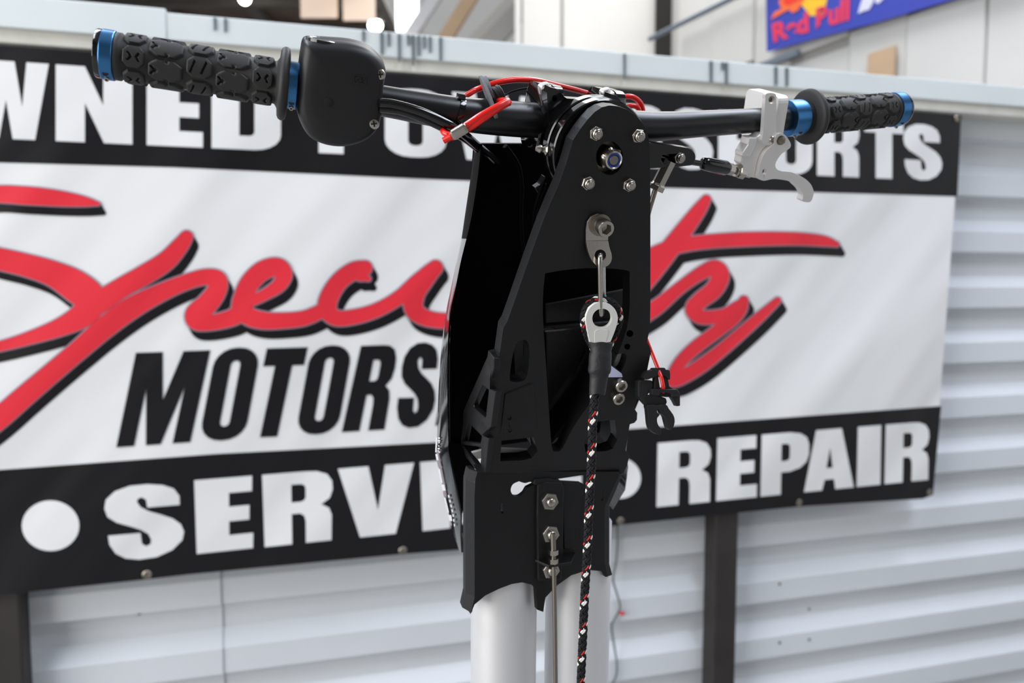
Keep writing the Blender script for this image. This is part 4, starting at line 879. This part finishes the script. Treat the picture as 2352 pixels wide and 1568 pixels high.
# rope centreline: round the thimble, then down
ropc = [(1368, 800), (1366, 900), (1364, 930), (1361, 975), (1359, 1049), (1355, 1123), (1352, 1190), (1349, 1266), (1345, 1330), (1342, 1388), (1338, 1480), (1334, 1568), (1329, 1680)]
dep = [.648, .648, .648, .649, .652, .655, .659, .664, .669, .674, .681, .688, .696]
down = [P(x, y, d) for (x, y), d in zip(ropc, dep)]
loopc = [TF.px(x, y, 0) for x, y in ((1364, 800), (1352, 778), (1344, 750), (1342, 728), (1350, 705), (1366, 692), (1384, 690), (1405, 695), (1420, 712), (1424, 735), (1417, 760), (1405, 785), (1394, 806))]
def braid(path, r, parent, npitch=.0262, steps=30):
    pts = cr(path, 10); seg = [0]
    for i in range(1, len(pts)): seg.append(seg[-1] + np.linalg.norm(pts[i] - pts[i - 1]))
    seg = np.array(seg); PT = np.array(pts); Ltot = seg[-1]; n = int(Ltot / npitch * steps) + 2
    S_ = np.linspace(0, Ltot, n); C_ = np.array([np.interp(S_, seg, PT[:, k]) for k in range(3)]).T
    T_ = np.gradient(C_, axis=0); T_ /= np.linalg.norm(T_, axis=1)[:, None]
    s0 = nrm(np.cross(T_[0], A(0.1, 1, 0.05))); B1_ = []
    for t in T_: s0 = nrm(s0 - t * (s0 @ t)); B1_.append(s0)
    B1_ = np.array(B1_); B2_ = np.cross(T_, B1_)
    NS = 4; Gm = {0: ([], []), 1: ([], []), 2: ([], [])}
    for hand in (1, -1):
        for k in range(NS):
            ph0 = 2 * math.pi * k / NS; ci = 0
            if hand == 1 and k == 0: ci = 1
            if hand == 1 and k == 1: ci = 2
            for yarn in (-1, 1):
                cyc = 0 if (ci == 2 and yarn == 1) else ci
                V, Fc = Gm[cyc]; base = len(V)
                th = hand * (2 * math.pi * S_ / npitch) + ph0 + yarn * .27
                rad = r * (.84 + hand * .13 * np.cos(NS * 2 * math.pi * S_ / npitch))
                rad_dir = B1_ * np.cos(th)[:, None] + B2_ * np.sin(th)[:, None]
                tan = np.cross(T_, rad_dir) * hand; run = nrm_rows(T_ + tan * (2 * math.pi * r / npitch)); sd_ = np.cross(run, rad_dir)
                ctr = C_ + rad_dir * rad[:, None]; hw, hh = r * .30, r * .22
                for i in range(n):
                    for a_ in range(5):
                        an = 2 * math.pi * a_ / 5; V.append(ctr[i] + sd_[i] * hw * math.cos(an) + rad_dir[i] * hh * math.sin(an))
                for i in range(n - 1):
                    for a_ in range(5):
                        a2 = (a_ + 1) % 5; Fc.append((base + i * 5 + a_, base + i * 5 + a2, base + i * 5 + 5 + a2, base + i * 5 + 5 + a_))
    for ci, (nm, m_) in enumerate((('black_braid', M_rope), ('white_strand', M_ropew), ('red_strand', M_roper))):
        V, Fc = Gm[ci]; me = bpy.data.meshes.new(nm); me.from_pydata([tuple(v) for v in V], [], Fc); me.materials.append(m_); me.polygons.foreach_set('use_smooth', [True] * len(me.polygons)); me.update()
        obj(nm, me, parent, kind='stuff')
    tube('rope_core', [C_[i] for i in range(0, n, 4)], r * .80, M_rope, parent, 12)
def nrm_rows(a): return a / np.linalg.norm(a, axis=1)[:, None]
braid(down, .00335, rope); braid([q - UPR.n * .001 for q in loopc], .0031, rope)
# shrink sleeve
slv = [(787, 1350, 1408, .95), (795, 1353, 1407, .9), (806, 1356, 1404, .85), (812, 1353, 1405, .9), (822, 1352, 1405, .92), (835, 1352, 1404, .9), (848, 1350, 1404, .92), (855, 1351, 1402, .9), (858, 1354, 1399, .8), (870, 1354, 1396, .78), (890, 1353, 1393, .72), (905, 1353, 1390, .7)]
V = []; Fc = []; k = 28
for y, xa, xb, fl in slv:
    pa, pb = P(xa, y, .648), P(xb, y, .648); c_ = (pa + pb) / 2; hw = np.linalg.norm(pb - pa) / 2; nn = -FW
    V += [c_ + RT * hw * math.cos(2 * math.pi * i / k) + nn * .0068 * fl * math.sin(2 * math.pi * i / k) + A(0, 0, -.0008 * math.sin(3 * 2 * math.pi * i / k)) for i in range(k)]
for j in range(len(slv) - 1):
    for i in range(k): i2 = (i + 1) % k; Fc.append((j * k + i, j * k + i2, j * k + k + i2, j * k + k + i))
Fc.append(tuple(range(k))); Fc.append(tuple((len(slv) - 1) * k + i for i in range(k)))
obj('shrink_sleeve', mesh('shrink_sleeve', V, Fc, M_shrink, 50), rope, label='black rubber shrink sleeve')

# ------------------------------------------------------------------ snap clip on the right with its thin red cord
clip = thing('snap_clip', P(1515, 1000, .73), 'black plastic snap clip hanging on a thin red cord beside the pole', 'clip')
CF = Fr(P(1515, 920, .728), uP * .5 + RT * .5, -FW)
def cz(pts): return [(1380 + x / 6.53, 780 + y / 6.53) for x, y in pts]
slab('clip_ring', [cz(cr([(690, 480), (780, 450), (800, 425), (955, 420), (975, 450), (1035, 462), (1040, 590), (1005, 590), (960, 545), (860, 540), (800, 570), (750, 580), (690, 600), (640, 560)], 2, True))], CF, -.004, .004, M_clip, clip, bevel=.001)
slab('clip_stem', [cz([(822, 540), (1000, 550), (1030, 700), (1190, 800), (1190, 990), (1140, 998), (1105, 930), (1060, 860), (980, 860), (900, 850), (860, 830), (770, 820), (770, 780), (805, 720)]), cz([(865, 560), (935, 560), (950, 720), (890, 720)])], CF, -.003, .005, M_clip, clip, bevel=.0012)
slab('clip_flange', [cz([(765, 740), (1150, 745), (1192, 800), (1192, 860), (1080, 850), (1040, 800), (900, 790), (870, 840), (765, 830)])], CF, -.0085, -.001, M_clip, clip, bevel=.0012)
slab('clip_body', [cz([(700, 830), (860, 830), (985, 880), (998, 940), (970, 990), (700, 1000), (560, 850), (560, 620), (620, 600), (770, 610), (795, 690), (780, 740)])], CF, -.001, .009, M_clip, clip, bevel=.0012)
slab('clip_jaw', [cz(cr([(695, 980), (850, 985), (845, 1040), (850, 1090), (888, 1125), (850, 1170), (848, 1230), (870, 1290), (905, 1330), (905, 1400), (880, 1430), (800, 1395), (745, 1340), (722, 1270), (710, 1150), (700, 1050)], 2, True))], CF, -.005, .004, M_clip, clip, bevel=.001)
slab('clip_jaw', [cz(cr([(845, 985), (975, 970), (1020, 1030), (1085, 1120), (1110, 1190), (1105, 1270), (1070, 1340), (1035, 1355), (1005, 1320), (985, 1260), (970, 1200), (950, 1145), (910, 1110), (880, 1040)], 2, True))], CF, -.005, .004, M_clip, clip, bevel=.001)
tube('red_cord', cr([P(1478, 762, .735), P(1487, 785, .733), P(1500, 818, .729), P(1512, 848, .726), P(1519, 868, .722), P(1523, 888, .721), P(1523, 900, .726)], 5), .0018, M_red, clip, 12)

# ------------------------------------------------------------------ dark string of lights hanging on the wall behind
st = thing('light_string', BAN.px(1400, 1568), 'dark thin light string with one red bulb hanging on the ribbed wall', 'string light')
sp = [(1418, 1185), (1418, 1240), (1415, 1290), (1408, 1330), (1416, 1360), (1424, 1395), (1412, 1420), (1405, 1440), (1412, 1490), (1417, 1530), (1412, 1560), (1390, 1590)]
tube('wire', cr([WALL.px(x, y, -.012) for x, y in sp], 5), .0028, mat('string_wire', '#41504f', .5), st, 8)
bb = WALL.px(1428, 1408, -.014)
obj('bulb', lathemesh('bulb', [(.003, -.008), (.006, -.004), (.0065, .003), (.004, .008), (.001, .011)], mat('bulb_red', '#c8383a', .3), 14), st, axisM(bb, A(1, 0, -.2)))

# ------------------------------------------------------------------ far blue banner on the side wall
fb = thing('side_banner', SIDE.px(1765, 118, -.05), 'blue banner with yellow sun and red bull emblem high on the white side wall', 'banner')
RB = Fr(SIDE.px(1765, 60, -.07), SIDE.u, SIDE.n)
M_bb = mat('banner_blue', '#3a47ad', .5); M_by = mat('banner_yellow', '#f6c02e', .5); M_bo = mat('banner_orange', '#f4703a', .5); M_br = mat('banner_red', '#e23a5c', .5); M_bw = mat('banner_white', '#d8d8e8', .5)
slab('banner_sheet', [[(1761, 119), (1757, -190), (2420, -420), (2420, -72), (2184, 0), (2010, 52), (1880, 86)]], RB, 0, .004, M_bb, fb)
slab('sun_disc', [circ(1872, 0, 26, 37, 24)], RB, -.002, .0, M_by, fb)
slab('sun_disc', [[(1840, 10), (1862, 38), (1880, 30), (1900, 0), (1890, -40), (1850, -40)]], RB, -.003, -.001, M_by, fb)
slab('emblem_shape', [[(1770, 46), (1778, 28), (1795, 20), (1788, 5), (1800, -20), (1830, -30), (1862, -22), (1850, -5), (1842, 8), (1832, 24), (1820, 30), (1812, 22), (1800, 28), (1786, 36)]], RB, -.005, -.003, M_bo, fb)
slab('emblem_shape', [[(1798, 6), (1806, -14), (1830, -24), (1850, -18), (1838, -2), (1822, 6), (1810, 12)]], RB, -.007, -.005, mat('emblem_red', '#f2382c', .5), fb)
cu_ = bpy.data.curves.new('lettering', 'FONT'); cu_.body = 'Red Bull'; cu_.offset = 0.045; cu_.extrude = 0
to_ = bpy.data.objects.new('tmp_lettering', cu_); col.objects.link(to_); bpy.context.view_layer.update()
dg = bpy.context.evaluated_depsgraph_get(); tm = bpy.data.meshes.new_from_object(to_.evaluated_get(dg)); bpy.data.objects.remove(to_)
xs = [v.co.x for v in tm.vertices]; ys = [v.co.y for v in tm.vertices]; x0_, x1_, y0_, y1_ = min(xs), max(xs), min(ys), max(ys)
q_ = [(1772, 55), (1952, -8), (1950, 46), (1777, 98)]
for v in tm.vertices:
    x = (v.co.x - x0_) / (x1_ - x0_); y = (v.co.y - y0_) / (y1_ - y0_)
    t = [q_[0][i] + (q_[1][i] - q_[0][i]) * x for i in (0, 1)]; b = [q_[3][i] + (q_[2][i] - q_[3][i]) * x for i in (0, 1)]
    v.co = RB.px(b[0] + (t[0] - b[0]) * y, b[1] + (t[1] - b[1]) * y, -.004)
tm.materials.clear(); tm.materials.append(M_br); obj('red_lettering', tm, fb)
for lp in ([(1970, 32), (1976, 10), (1984, -12), (2006, -16), (2006, 4), (1996, 22), (1982, 26)], [(2010, 6), (2010, -14), (2034, -18), (2028, -2), (2018, 8)]):
    slab('white_lettering', [lp], RB, -.004, -.002, M_bw, fb)
